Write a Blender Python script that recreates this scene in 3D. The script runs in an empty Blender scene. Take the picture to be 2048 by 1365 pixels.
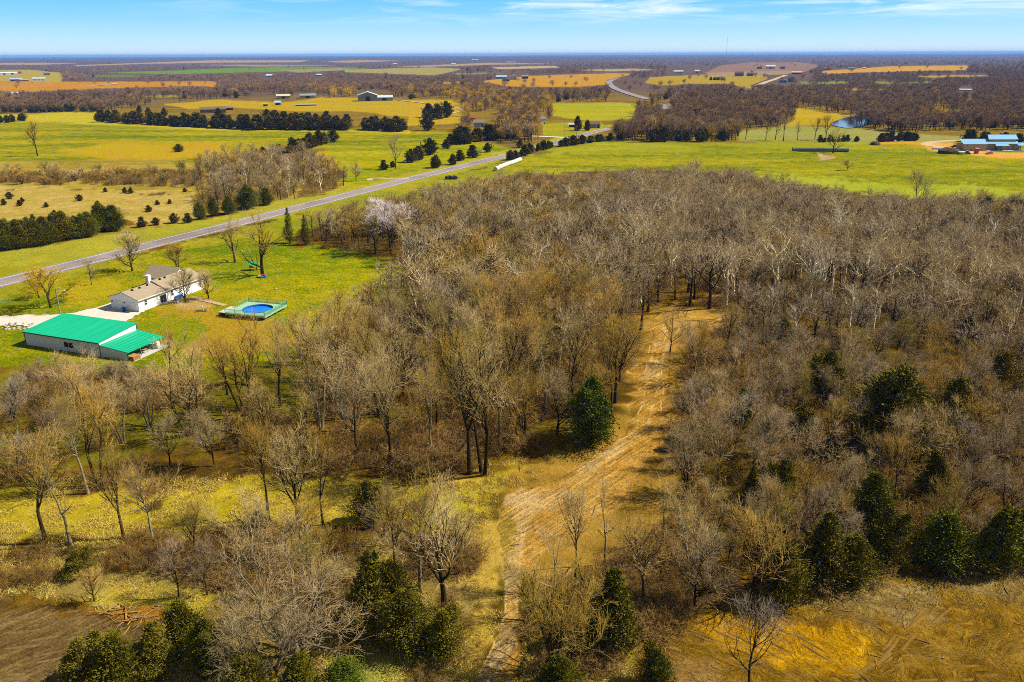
import bpy, math, random
import numpy as np
from mathutils import Vector, Matrix, Euler
R = math.radians
C = bpy.context.scene.collection
SC = bpy.context.scene

# ------------------------------------------------------------------ camera
F, CAMZ, PCX, PCY = 1564.0, 57.0, 1024.0, 682.5
PITCH = math.atan((PCY - 109.5) / F)
ROLL = math.atan(8 / 2048)
cam_d = bpy.data.cameras.new("camera")
cam_d.sensor_width = 36.0
cam_d.lens = F / 2048 * 36.0
cam_d.clip_start = 0.5
cam_d.clip_end = 90000
cam = bpy.data.objects.new("camera", cam_d)
C.objects.link(cam)
cam.matrix_world = Matrix.Translation((0, 0, CAMZ)) @ Matrix.Rotation(math.pi / 2 - PITCH, 4, 'X') @ Matrix.Rotation(-ROLL, 4, 'Z')
SC.camera = cam

# ------------------------------------------------------------------ light
SUN_AZ, SUN_EL = R(8), R(46)          # azimuth counter-clockwise from +X
sd = Vector((math.cos(SUN_AZ) * math.cos(SUN_EL), math.sin(SUN_AZ) * math.cos(SUN_EL), math.sin(SUN_EL)))
sun_d = bpy.data.lights.new("sun", 'SUN')
sun_d.energy = 5.0
sun_d.angle = R(0.5)
sun_d.color = (1.0, 0.94, 0.83)
sun = bpy.data.objects.new("sun", sun_d)
C.objects.link(sun)
sun.rotation_euler = (-sd).to_track_quat('-Z', 'Y').to_euler()

world = bpy.data.worlds.new("World")
SC.world = world
world.use_nodes = True
wn, wl = world.node_tree.nodes, world.node_tree.links
wn.clear()
SC.view_settings.view_transform = 'Standard'
SC.view_settings.look = 'None'
SC.view_settings.exposure = 0.8
SC.view_settings.gamma = 1.0
SC.cycles.filter_width = 0.95
SC.cycles.max_bounces = 4
SC.cycles.diffuse_bounces = 2
SC.cycles.glossy_bounces = 2
SC.cycles.transparent_max_bounces = 4
SC.cycles.volume_bounces = 0
SC.cycles.use_adaptive_sampling = True
SC.cycles.adaptive_threshold = 0.02
SC.cycles.use_denoising = False

def wnode(t, **kw):
    n = wn.new(t)
    for k, v in kw.items():
        setattr(n, k, v)
    return n
def build_world():
    sky = wnode('ShaderNodeTexSky', sky_type='NISHITA', sun_disc=False, sun_elevation=SUN_EL,
                sun_rotation=math.pi / 2 - SUN_AZ, altitude=300, air_density=1.0, dust_density=0.6, ozone_density=2.0)
    tc = wnode('ShaderNodeTexCoord')
    sep = wnode('ShaderNodeSeparateXYZ')
    wl.new(tc.outputs['Generated'], sep.inputs[0])
    # colour of the clear air near the horizon: pale at the skyline, deeper blue a few degrees up
    ramp = wnode('ShaderNodeValToRGB')
    wl.new(sep.outputs['Z'], ramp.inputs[0])
    cr = ramp.color_ramp
    cr.elements[0].position = 0.0
    cr.elements[0].color = (7.8, 9.4, 10.2, 1)
    cr.elements[1].position = 0.6
    cr.elements[1].color = (0.35, 0.6, 1.2, 1)
    for p, c in ((0.018, (5.2, 8.3, 10.4)), (0.040, (2.7, 6.8, 10.8)), (0.068, (1.15, 5.5, 11.0)), (0.16, (0.4, 0.85, 1.8))):
        e = cr.elements.new(p)
        e.color = (*c, 1)
    mix = wnode('ShaderNodeMix', data_type='RGBA', blend_type='MIX')
    mix.inputs[0].default_value = 0.92
    wl.new(sky.outputs[0], mix.inputs[6])
    wl.new(ramp.outputs[0], mix.inputs[7])
    # high thin cirrus, drawn out in long streaks
    mp = wnode('ShaderNodeMapping')
    mp.inputs['Scale'].default_value = (3.2, 1.0, 34.0)
    mp.inputs['Rotation'].default_value = (0, R(1.2), 0)
    wl.new(tc.outputs['Generated'], mp.inputs[0])
    n1 = wnode('ShaderNodeTexNoise')
    n1.inputs['Scale'].default_value = 2.1
    n1.inputs['Detail'].default_value = 9
    n1.inputs['Roughness'].default_value = 0.62
    n1.inputs['Distortion'].default_value = 1.1
    wl.new(mp.outputs[0], n1.inputs['Vector'])
    thr = wnode('ShaderNodeMapRange')
    thr.inputs[1].default_value = 0.43
    thr.inputs[2].default_value = 0.68
    wl.new(n1.outputs[0], thr.inputs[0])
    up = wnode('ShaderNodeMapRange')
    up.inputs[1].default_value = 0.028
    up.inputs[2].default_value = 0.050
    wl.new(sep.outputs['Z'], up.inputs[0])
    rt = wnode('ShaderNodeMapRange')
    rt.inputs[1].default_value = -0.45
    rt.inputs[2].default_value = 0.1
    rt.inputs[3].default_value = 0.0
    rt.inputs[4].default_value = 1.0
    wl.new(sep.outputs['X'], rt.inputs[0])
    m1 = wnode('ShaderNodeMath', operation='MULTIPLY')
    m2 = wnode('ShaderNodeMath', operation='MULTIPLY')
    wl.new(thr.outputs[0], m1.inputs[0]); wl.new(up.outputs[0], m1.inputs[1])
    wl.new(m1.outputs[0], m2.inputs[0]); wl.new(rt.outputs[0], m2.inputs[1])
    cm = wnode('ShaderNodeMix', data_type='RGBA', blend_type='MIX')
    wl.new(m2.outputs[0], cm.inputs[0])
    wl.new(mix.outputs[2], cm.inputs[6])
    cm.inputs[7].default_value = (8.8, 10.0, 11.0, 1)
    bg = wnode('ShaderNodeBackground')
    bg.inputs[1].default_value = 0.062
    wl.new(cm.outputs[2], bg.inputs[0])
    out = wnode('ShaderNodeOutputWorld')
    wl.new(bg.outputs[0], out.inputs[0])
build_world()

# ------------------------------------------------------------------ numbers
rng = np.random.default_rng(7)
random.seed(7)
def smooth(a, b, x):
    t = np.clip((x - a) / (b - a), 0, 1)
    return t * t * (3 - 2 * t)
def hash2(ix, iy, s):
    h = (ix.astype(np.int64) * 374761393 + iy.astype(np.int64) * 668265263 + s * 1274126177) & 0x7fffffff
    h = ((h ^ (h >> 13)) * 1274126177) & 0x7fffffff
    return ((h ^ (h >> 16)) & 0xffff) / 65535.0
def vnoise(x, y, s=0):
    x = np.asarray(x, float); y = np.asarray(y, float)
    fx = np.floor(x); fy = np.floor(y)
    u = x - fx; v = y - fy
    u = u * u * (3 - 2 * u); v = v * v * (3 - 2 * v)
    a = hash2(fx, fy, s); b = hash2(fx + 1, fy, s); c = hash2(fx, fy + 1, s); d = hash2(fx + 1, fy + 1, s)
    return (a + (b - a) * u) * (1 - v) + (c + (d - c) * u) * v
def fbm(x, y, s=0, o=4):
    t = 0; a = 0.5; n = 0
    for i in range(o):
        t = t + a * vnoise(x * 2 ** i, y * 2 ** i, s + i * 17); n += a; a *= 0.5
    return t / n

def dirs(px, py):
    px = np.asarray(px, float); py = np.asarray(py, float)
    x = (px - PCX) / F; y = -(py - PCY) / F
    c, s = math.cos(ROLL), math.sin(ROLL)
    X = c * x + s * y; Y = -s * x + c * y
    return X, math.cos(PITCH) + Y * math.sin(PITCH), -math.sin(PITCH) + Y * math.cos(PITCH)
def proj(x, y, z):
    dx, dy, dz = x, y, z - CAMZ
    cp, sp = math.cos(PITCH), math.sin(PITCH)
    depth = dy * cp - dz * sp
    Y = dy * sp + dz * cp
    depth = np.where(depth < 1, 1, depth)
    X = dx / depth; Yn = Y / depth
    c, s = math.cos(ROLL), math.sin(ROLL)
    u = c * X - s * Yn; v = s * X + c * Yn
    return PCX + u * F, PCY - v * F
def flat(px, py, z=0.0):
    X, Y, Z = dirs(px, py)
    Z = np.minimum(Z, -1e-4)
    t = (z - CAMZ) / Z
    return X * t, Y * t

# highway centre line, taken where it runs
HWY_PX = [(-160, 604), (0, 566), (230, 509), (297, 491), (407, 464.5), (564, 424), (748, 377), (834, 355), (919, 334.5), (988, 317.5), (1039, 305), (1090, 292), (1141, 277), (1193, 263.5), (1223, 257)]
HWY = np.array([flat(*p) for p in HWY_PX])
def poly_dist(x, y, P):
    best = np.full(np.shape(x), 1e9)
    for i in range(len(P) - 1):
        ax, ay = P[i]; bx, by = P[i + 1]
        vx, vy = bx - ax, by - ay
        t = np.clip(((x - ax) * vx + (y - ay) * vy) / (vx * vx + vy * vy), 0, 1)
        best = np.minimum(best, np.hypot(x - ax - t * vx, y - ay - t * vy))
    return best
def hgt(x, y):
    x = np.asarray(x, float); y = np.asarray(y, float)
    d = np.hypot(x, y)
    z = smooth(650, 1500, d) * (13 * fbm(x / 820 + 3.1, y / 560 + 1.7, 5, 3) - 6.5)
    z = z + smooth(1800, 4200, d) * (30 * fbm(x / 2600 + 7.3, y / 1300 + 2.2, 11, 3) - 15)
    z = z + smooth(6000, 15000, d) * (34 * fbm(x / 5200, y / 3800, 23, 3) - 8)
    near = 0.9 * (fbm(x / 34, y / 34, 31, 3) - 0.5) + 0.35 * (fbm(x / 6, y / 6, 37, 2) - 0.5)
    m = smooth(5.5, 13, poly_dist(x, y, HWY)) * smooth(13, 24, poly_dist(x, y, [(-103, 152), (-74, 150)])) \
        * smooth(11, 18, poly_dist(x, y, [(-95, 178), (-84, 196)])) * smooth(8, 14, poly_dist(x, y, [(-62, 178), (-60, 179)])) * smooth(900, 500, d)
    return z + near * m
def ground(px, py):
    """where the line of sight through a photo pixel meets the terrain"""
    X, Y, Z = dirs(np.atleast_1d(px), np.atleast_1d(py))
    Z = np.minimum(Z, -3e-4)
    res = -CAMZ / Z
    far = res > 600
    if far.any():      # march outwards in equal ratios and keep the first crossing
        Xf, Yf, Zf = X[far], Y[far], Z[far]
        r = res[far].copy(); todo = np.arange(len(r)); tt = 500.0
        while len(todo) and tt < 26000:
            nx = tt * 1.014
            hit = (CAMZ + Zf[todo] * nx) <= hgt(Xf[todo] * nx, Yf[todo] * nx)
            r[todo[hit]] = 0.5 * (tt + nx); todo = todo[~hit]; tt = nx
        res[far] = r
    for i in range(4):
        t2 = (hgt(X * res, Y * res) - CAMZ) / Z
        res = np.where(np.abs(t2 - res) < 0.05 * res, 0.5 * res + 0.5 * t2, res)
    return X * res, Y * res
def at(px, py):
    x, y = ground(np.array([px], float), np.array([py], float))
    return float(x[0]), float(y[0]), float(hgt(x, y)[0])
def in_poly(x, y, P):
    ins = np.zeros(np.shape(x), bool)
    n = len(P)
    for i in range(n):
        x1, y1 = P[i]; x2, y2 = P[(i + 1) % n]
        if y1 == y2: continue
        c = ((y1 > y) != (y2 > y)) & (x < (x2 - x1) * (y - y1) / (y2 - y1) + x1)
        ins ^= c
    return ins

# ------------------------------------------------------------------ materials
def S(r, g, b, k=1.75):
    """base colour that shows as this screen colour in full sun"""
    f = lambda c: ((c / 255 + 0.055) / 1.055) ** 2.4 if c > 10 else c / 255 / 12.92
    return tuple(min(f(c) / k, 0.85) for c in (r, g, b)) + (1,)
def newmat(name, rough=0.9, spec=0.2):
    m = bpy.data.materials.new(name); m.use_nodes = True
    b = m.node_tree.nodes['Principled BSDF']
    b.inputs['Roughness'].default_value = rough
    b.inputs['Specular IOR Level'].default_value = spec
    return m, m.node_tree.nodes, m.node_tree.links, b
def noise(nt, nl, scale, detail=3, rough=0.6, vec=None, dist=0.0, w=None):
    n = nt.new('ShaderNodeTexNoise')
    n.inputs['Scale'].default_value = scale; n.inputs['Detail'].default_value = detail
    n.inputs['Roughness'].default_value = rough; n.inputs['Distortion'].default_value = dist
    if vec is not None: nl.new(vec, n.inputs['Vector'])
    return n
def maprange(nt, nl, src, a, b, c, d):
    n = nt.new('ShaderNodeMapRange')
    for i, v in enumerate((a, b, c, d)): n.inputs[i + 1].default_value = v
    nl.new(src, n.inputs[0]); return n.outputs[0]
def mixc(nt, nl, fac, A, B, blend='MIX'):
    n = nt.new('ShaderNodeMix'); n.data_type = 'RGBA'; n.blend_type = blend
    for s, v in ((0, fac), (6, A), (7, B)):
        if isinstance(v, (int, float)): n.inputs[s].default_value = v
        elif isinstance(v, tuple): n.inputs[s].default_value = v
        else: nl.new(v, n.inputs[s])
    return n.outputs[2]
def plain(name, col, rough=0.7, var=0.12, scale=1.5, spec=0.2, metal=0.0, streak=None, bump=0.0):
    m, nt, nl, b = newmat(name, rough, spec)
    tc = nt.new('ShaderNodeTexCoord')
    vec = tc.outputs['Object']
    if streak:
        mp = nt.new('ShaderNodeMapping'); mp.inputs['Scale'].default_value = streak
        nl.new(vec, mp.inputs[0]); vec = mp.outputs[0]
    n = noise(nt, nl, scale, 5, 0.65, vec)
    dark = tuple(c * (1 - 2 * var) for c in col[:3]) + (1,)
    lite = tuple(min(c * (1 + var), 0.9) for c in col[:3]) + (1,)
    nl.new(mixc(nt, nl, maprange(nt, nl, n.outputs[0], 0.25, 0.75, 0, 1), dark, lite), b.inputs['Base Color'])
    b.inputs['Metallic'].default_value = metal
    if bump:
        bp = nt.new('ShaderNodeBump'); bp.inputs['Strength'].default_value = bump
        bp.inputs['Distance'].default_value = 0.03
        nl.new(n.outputs[0], bp.inputs['Height']); nl.new(bp.outputs[0], b.inputs['Normal'])
    return m
def tree_mat(name, stops, var=0.35, patch=0.02, gain=1.0):
    stops = [tuple(min(c * gain, 0.8) for c in q[:3]) + (1,) for q in stops]
    """bark or leaf colour that differs from one tree to the next and over each tree"""
    m, nt, nl, b = newmat(name, 0.95, 0.05)
    oi = nt.new('ShaderNodeObjectInfo')
    geo = nt.new('ShaderNodeNewGeometry')
    big = noise(nt, nl, patch, 2, 0.5, geo.outputs['Position'])
    add = nt.new('ShaderNodeMath'); add.operation = 'MULTIPLY_ADD'
    nl.new(oi.outputs['Random'], add.inputs[0]); add.inputs[1].default_value = 0.62
    nl.new(maprange(nt, nl, big.outputs[0], 0.3, 0.7, 0.0, 0.38), add.inputs[2])
    r = nt.new('ShaderNodeValToRGB'); cr = r.color_ramp
    cr.elements[0].position = 0; cr.elements[0].color = stops[0]
    cr.elements[1].position = 1; cr.elements[1].color = stops[-1]
    for i, c in enumerate(stops[1:-1]):
        e = cr.elements.new((i + 1) / (len(stops) - 1)); e.color = c
    nl.new(add.outputs[0], r.inputs[0])
    n = noise(nt, nl, 1.1, 4, 0.7, geo.outputs['Position'])
    f = maprange(nt, nl, n.outputs[0], 0.3, 0.7, 1 - var, 1 + var)
    gm = nt.new('ShaderNodeVectorMath'); gm.operation = 'SCALE'
    nl.new(r.outputs[0], gm.inputs[0]); nl.new(f, gm.inputs['Scale'])
    nl.new(gm.outputs[0], b.inputs['Base Color'])
    return m
M = {}
M['bark'] = tree_mat('bark', [S(96, 80, 48), S(120, 100, 56), S(76, 62, 36), S(138, 122, 88)], 0.4, gain=0.55)
M['bark_grey'] = tree_mat('bark_grey', [S(176, 164, 132), S(146, 132, 100), S(186, 170, 130)], 0.35, gain=1.1)
M['twig'] = tree_mat('twig', [S(168, 142, 82), S(132, 112, 46), S(158, 124, 46), S(176, 152, 106), S(122, 108, 38), S(156, 130, 70)], 0.3, gain=2.45)
M['twig_grey'] = tree_mat('twig_grey', [S(162, 145, 110), S(126, 108, 80), S(150, 130, 88), S(148, 131, 110), S(116, 100, 74)], 0.3, gain=2.5)
M['bark_pale'] = tree_mat('bark_pale', [S(216, 202, 166), S(190, 174, 136), S(232, 224, 196)], 0.25, gain=2.1)
M['twig_pale'] = tree_mat('twig_pale', [S(170, 148, 104), S(158, 132, 86), S(168, 148, 114)], 0.3, gain=1.8)
M['twig_silver'] = tree_mat('twig_silver', [S(186, 172, 168), S(172, 158, 156)], 0.25, gain=2.8)
M['twig_gold'] = tree_mat('twig_gold', [S(186, 150, 24), S(170, 138, 28)], 0.3, gain=2.0)
M['twig_far'] = tree_mat('twig_far', [S(122, 94, 66), S(104, 80, 62), S(126, 100, 60), S(108, 86, 74), S(132, 108, 52)], 0.3, 0.004, gain=2.8)
M['cedar'] = tree_mat('cedar', [S(58, 72, 14), S(82, 88, 14), S(100, 88, 20), S(66, 68, 12), S(96, 92, 18)], 0.35, gain=2.3)
M['cedar_far'] = tree_mat('cedar_far', [S(56, 60, 18), S(74, 68, 18), S(78, 58, 22)], 0.5, 0.01, gain=2.6)
M['brush'] = tree_mat('brush', [S(150, 114, 52), S(130, 98, 38), S(158, 126, 76), S(138, 114, 34)], 0.35, gain=1.5)
M['straw'] = tree_mat('straw', [S(214, 188, 104), S(196, 176, 70), S(200, 164, 84), S(168, 162, 56)], 0.2, gain=1.5)
M['white'] = plain('white_siding', (0.78, 0.79, 0.80, 1), 0.6, 0.05, 0.6, streak=(0.2, 0.2, 9))
M['white_trim'] = plain('white_trim', (0.7, 0.7, 0.7, 1), 0.5, 0.03)
M['shingle'] = plain('shingle', S(192, 172, 142), 0.95, 0.16, 3.0, bump=0.4)
M['glass'] = plain('dark_glass', (0.02, 0.03, 0.04, 1), 0.1, 0.1, spec=0.6)
M['barn_wall'] = plain('barn_wall', (0.62, 0.61, 0.66, 1), 0.5, 0.06, 1.0, streak=(4, 4, 0.2))
M['barn_roof'] = plain('barn_roof', (0.006, 0.37, 0.19, 1), 0.45, 0.10, 0.5, 0.3, streak=(3, 0.15, 1))
M['barn_trim'] = plain('barn_trim', (0.01, 0.12, 0.08, 1), 0.5, 0.1)
M['dark'] = plain('dark_interior', (0.02, 0.017, 0.014, 1), 0.9, 0.2)
M['deck'] = plain('deck_paint', (0.24, 0.42, 0.26, 1), 0.7, 0.12, 4.0, streak=(8, 0.4, 1))
M['deck_rail'] = plain('deck_rail_paint', (0.12, 0.36, 0.18, 1), 0.7, 0.12, 4.0)
M['liner'] = plain('pool_liner', (0.01, 0.10, 0.42, 1), 0.3, 0.1)
M['wood'] = plain('weathered_wood', S(150, 140, 118), 0.9, 0.2, 2, streak=(6, 6, 0.4))
M['pole'] = plain('pole_wood', S(168, 166, 148), 0.9, 0.2, 2, streak=(6, 6, 0.4))
M['blue_bin'] = plain('blue_plastic', (0.01, 0.05, 0.42, 1), 0.4, 0.08)
M['blue_bench'] = plain('blue_paint', (0.02, 0.10, 0.34, 1), 0.5, 0.15)
M['red'] = plain('red_paint', (0.48, 0.012, 0.03, 1), 0.35, 0.08, spec=0.5)
M['black'] = plain('black_paint', (0.012, 0.012, 0.014, 1), 0.35, 0.1, spec=0.5)
M['rubber'] = plain('rubber', (0.02, 0.02, 0.02, 1), 0.9, 0.1)
M['grey_metal'] = plain('grey_metal', (0.35, 0.37, 0.40, 1), 0.45, 0.1, metal=0.3)
M['blue_roof'] = plain('blue_metal_roof', (0.16, 0.36, 0.52, 1), 0.45, 0.06, 0.5, 0.4)
M['tan_wall'] = plain('tan_wall', (0.40, 0.32, 0.20, 1), 0.8, 0.08)
M['concrete'] = plain('concrete', (0.42, 0.41, 0.38, 1), 0.9, 0.12, 1.2, bump=0.2)
M['stone'] = plain('field_stone', (0.38, 0.33, 0.26, 1), 0.9, 0.3, 2.0, bump=0.4)
M['hay_white'] = plain('bale_wrap', (0.52, 0.50, 0.42, 1), 0.6, 0.1)
M['hay_grey'] = plain('grey_bale_wrap', (0.20, 0.22, 0.19, 1), 0.8, 0.3, 2.0)
M['soil_heap'] = plain('heaped_soil', S(104, 84, 52), 0.95, 0.35, 1.0, bump=0.6)
M['log'] = plain('split_wood', S(214, 160, 78), 0.9, 0.25, 3.0)
M['log_grey'] = plain('dead_wood', S(172, 150, 118), 0.9, 0.25, 3.0)
M['purple'] = plain('purple_plastic', (0.35, 0.02, 0.35, 1), 0.4, 0.05)
M['orange'] = plain('orange_plastic', (0.6, 0.16, 0.02, 1), 0.4, 0.05)
M['green_plastic'] = plain('green_plastic', (0.02, 0.25, 0.10, 1), 0.4, 0.05)
M['line_white'] = plain('road_paint_white', (0.55, 0.54, 0.52, 1), 0.8, 0.12)
M['line_yellow'] = plain('road_paint_yellow', (0.46, 0.24, 0.03, 1), 0.8, 0.12)
M['sheet_blue'] = plain('blue_grey_sheeting', (0.24, 0.32, 0.50, 1), 0.4, 0.12)

def surface_mat(name, c1, c2, s1=0.8, s2=0.12, rough=0.95, bump=0.3, c3=None):
    m, nt, nl, b = newmat(name, rough, 0.1)
    geo = nt.new('ShaderNodeNewGeometry')
    a = noise(nt, nl, s1, 6, 0.7, geo.outputs['Position'])
    d = noise(nt, nl, s2, 4, 0.6, geo.outputs['Position'], 0.5)
    col = mixc(nt, nl, maprange(nt, nl, a.outputs[0], 0.35, 0.65, 0, 1), c1, c2)
    if c3: col = mixc(nt, nl, maprange(nt, nl, d.outputs[0], 0.45, 0.65, 0, 0.8), col, c3)
    nl.new(col, b.inputs['Base Color'])
    bp = nt.new('ShaderNodeBump'); bp.inputs['Strength'].default_value = bump; bp.inputs['Distance'].default_value = 0.1
    nl.new(a.outputs[0], bp.inputs['Height']); nl.new(bp.outputs[0], b.inputs['Normal'])
    return m
M['asphalt'] = surface_mat('asphalt', S(158, 148, 150), S(178, 166, 168), 3.0, 0.05, 0.9, 0.1, S(136, 126, 130))
M['gravel'] = surface_mat('gravel', S(250, 244, 232), S(222, 212, 196), 2.0, 0.15, 0.95, 0.3, S(236, 224, 200))
M['gravel_road'] = surface_mat('gravel_road', S(225, 200, 160), S(205, 178, 130), 0.5, 0.05)
M['footpath'] = surface_mat('footpath', S(214, 186, 150), S(196, 160, 110), 1.5, 0.3)

def ground_material(ruts=None):
    m, nt, nl, b = newmat('ground_cover', 1.0, 0.0)
    geo = nt.new('ShaderNodeNewGeometry'); pos = geo.outputs['Position']
    A = nt.new('ShaderNodeVertexColor'); A.layer_name = 'ca'
    B = nt.new('ShaderNodeVertexColor'); B.layer_name = 'cb'
    n1 = noise(nt, nl, 0.16, 8, 0.72, pos, 0.0)       # patches of some metres
    n2 = noise(nt, nl, 1.5, 5, 0.8, pos, 0.0)       # tussocks
    n3 = noise(nt, nl, 5.0, 3, 0.7, pos)
    smp = nt.new('ShaderNodeMapping'); smp.inputs['Scale'].default_value = (0.26, 1.0, 1.0); smp.inputs['Rotation'].default_value = (0, 0, 0.12); nl.new(pos, smp.inputs[0])
    n0 = noise(nt, nl, 0.03, 6, 0.62, smp.outputs[0], 0.3)
    f = mixc(nt, nl, 0.3, mixc(nt, nl, 0.5, n0.outputs[0], n1.outputs[0]), n2.outputs[0])
    col = mixc(nt, nl, maprange(nt, nl, f, 0.44, 0.56, 0, 1), A.outputs[0], B.outputs[0])
    k = nt.new('ShaderNodeMath'); k.operation = 'MULTIPLY'
    nl.new(maprange(nt, nl, n2.outputs[0], 0.30, 0.70, 0.52, 1.46), k.inputs[0])
    nl.new(maprange(nt, nl, n3.outputs[0], 0.3, 0.7, 0.74, 1.26), k.inputs[1])
    sc = nt.new('ShaderNodeVectorMath'); sc.operation = 'SCALE'
    nl.new(col, sc.inputs[0]); nl.new(k.outputs[0], sc.inputs['Scale'])
    colour = sc.outputs[0]
    bp = nt.new('ShaderNodeBump'); bp.inputs['Strength'].default_value = 0.9; bp.inputs['Distance'].default_value = 0.30
    hsock = n2.outputs[0]
    if ruts:     # wheel ruts: noise drawn out along a line, or along circles about a turning point
        if ruts[0] == 'ring':
            sub = nt.new('ShaderNodeVectorMath'); sub.operation = 'SUBTRACT'; nl.new(pos, sub.inputs[0]); sub.inputs[1].default_value = (ruts[1], ruts[2], 0)
            ln = nt.new('ShaderNodeVectorMath'); ln.operation = 'LENGTH'; nl.new(sub.outputs[0], ln.inputs[0])
            sp = nt.new('ShaderNodeSeparateXYZ'); nl.new(sub.outputs[0], sp.inputs[0])
            an = nt.new('ShaderNodeMath'); an.operation = 'ARCTAN2'; nl.new(sp.outputs['Y'], an.inputs[0]); nl.new(sp.outputs['X'], an.inputs[1])
            an2 = nt.new('ShaderNodeMath'); an2.operation = 'MULTIPLY'; nl.new(an.outputs[0], an2.inputs[0]); an2.inputs[1].default_value = 3.0
            wob = noise(nt, nl, 0.09, 3, 0.6, pos); wa = nt.new('ShaderNodeMath'); wa.operation = 'MULTIPLY_ADD'; nl.new(wob.outputs[0], wa.inputs[0]); wa.inputs[1].default_value = 16; nl.new(ln.outputs['Value'], wa.inputs[2])
            cb = nt.new('ShaderNodeCombineXYZ'); nl.new(wa.outputs[0], cb.inputs[0]); nl.new(an2.outputs[0], cb.inputs[1]); rv = cb.outputs[0]
        else:
            mp = nt.new('ShaderNodeMapping'); mp.vector_type = 'TEXTURE'; mp.inputs['Rotation'].default_value = (0, 0, ruts[1]); mp.inputs['Scale'].default_value = (14, 1, 1); nl.new(pos, mp.inputs[0]); rv = mp.outputs[0]
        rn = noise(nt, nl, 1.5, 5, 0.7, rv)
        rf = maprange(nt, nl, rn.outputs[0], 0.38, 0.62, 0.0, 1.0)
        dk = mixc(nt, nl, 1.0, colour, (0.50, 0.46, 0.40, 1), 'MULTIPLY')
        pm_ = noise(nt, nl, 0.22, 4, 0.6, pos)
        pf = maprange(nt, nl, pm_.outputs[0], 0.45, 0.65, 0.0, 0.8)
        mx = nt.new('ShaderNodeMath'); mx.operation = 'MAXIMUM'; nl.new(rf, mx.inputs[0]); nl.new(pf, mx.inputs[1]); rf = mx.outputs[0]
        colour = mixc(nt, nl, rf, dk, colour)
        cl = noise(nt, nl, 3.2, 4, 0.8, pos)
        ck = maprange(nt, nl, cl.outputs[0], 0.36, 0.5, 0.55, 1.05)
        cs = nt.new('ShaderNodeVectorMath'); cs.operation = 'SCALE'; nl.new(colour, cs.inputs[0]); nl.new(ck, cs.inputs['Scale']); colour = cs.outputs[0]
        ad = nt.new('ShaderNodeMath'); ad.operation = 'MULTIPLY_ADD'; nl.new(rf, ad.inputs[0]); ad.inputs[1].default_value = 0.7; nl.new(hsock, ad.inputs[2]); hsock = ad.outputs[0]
    nl.new(colour, b.inputs['Base Color'])
    nl.new(hsock, bp.inputs['Height']); nl.new(bp.outputs[0], b.inputs['Normal'])
    return m
M['ground'] = ground_material()
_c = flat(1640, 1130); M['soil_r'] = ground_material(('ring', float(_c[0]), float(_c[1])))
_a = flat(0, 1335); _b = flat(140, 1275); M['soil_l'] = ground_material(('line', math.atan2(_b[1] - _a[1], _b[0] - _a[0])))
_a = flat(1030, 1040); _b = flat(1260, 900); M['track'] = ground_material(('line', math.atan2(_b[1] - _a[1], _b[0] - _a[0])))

# ------------------------------------------------------------------ mesh helpers
def mk_mesh(name, V, quads=None, tris=None, mat=None, smoothed=False):
    V = np.asarray(V, np.float32).reshape(-1, 3)
    me = bpy.data.meshes.new(name)
    me.vertices.add(len(V)); me.vertices.foreach_set('co', V.ravel())
    q = np.zeros((0, 4), np.int32) if quads is None else np.asarray(quads, np.int32).reshape(-1, 4)
    t = np.zeros((0, 3), np.int32) if tris is None else np.asarray(tris, np.int32).reshape(-1, 3)
    me.loops.add(q.size + t.size)
    me.loops.foreach_set('vertex_index', np.concatenate([q.ravel(), t.ravel()]))
    me.polygons.add(len(q) + len(t))
    st = np.concatenate([np.arange(len(q)) * 4, q.size + np.arange(len(t)) * 3]).astype(np.int32)
    me.polygons.foreach_set('loop_start', st)
    if smoothed: me.polygons.foreach_set('use_smooth', np.ones(len(st), bool))
    me.update(calc_edges=True)
    if mat: me.materials.append(mat)
    return me
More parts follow.
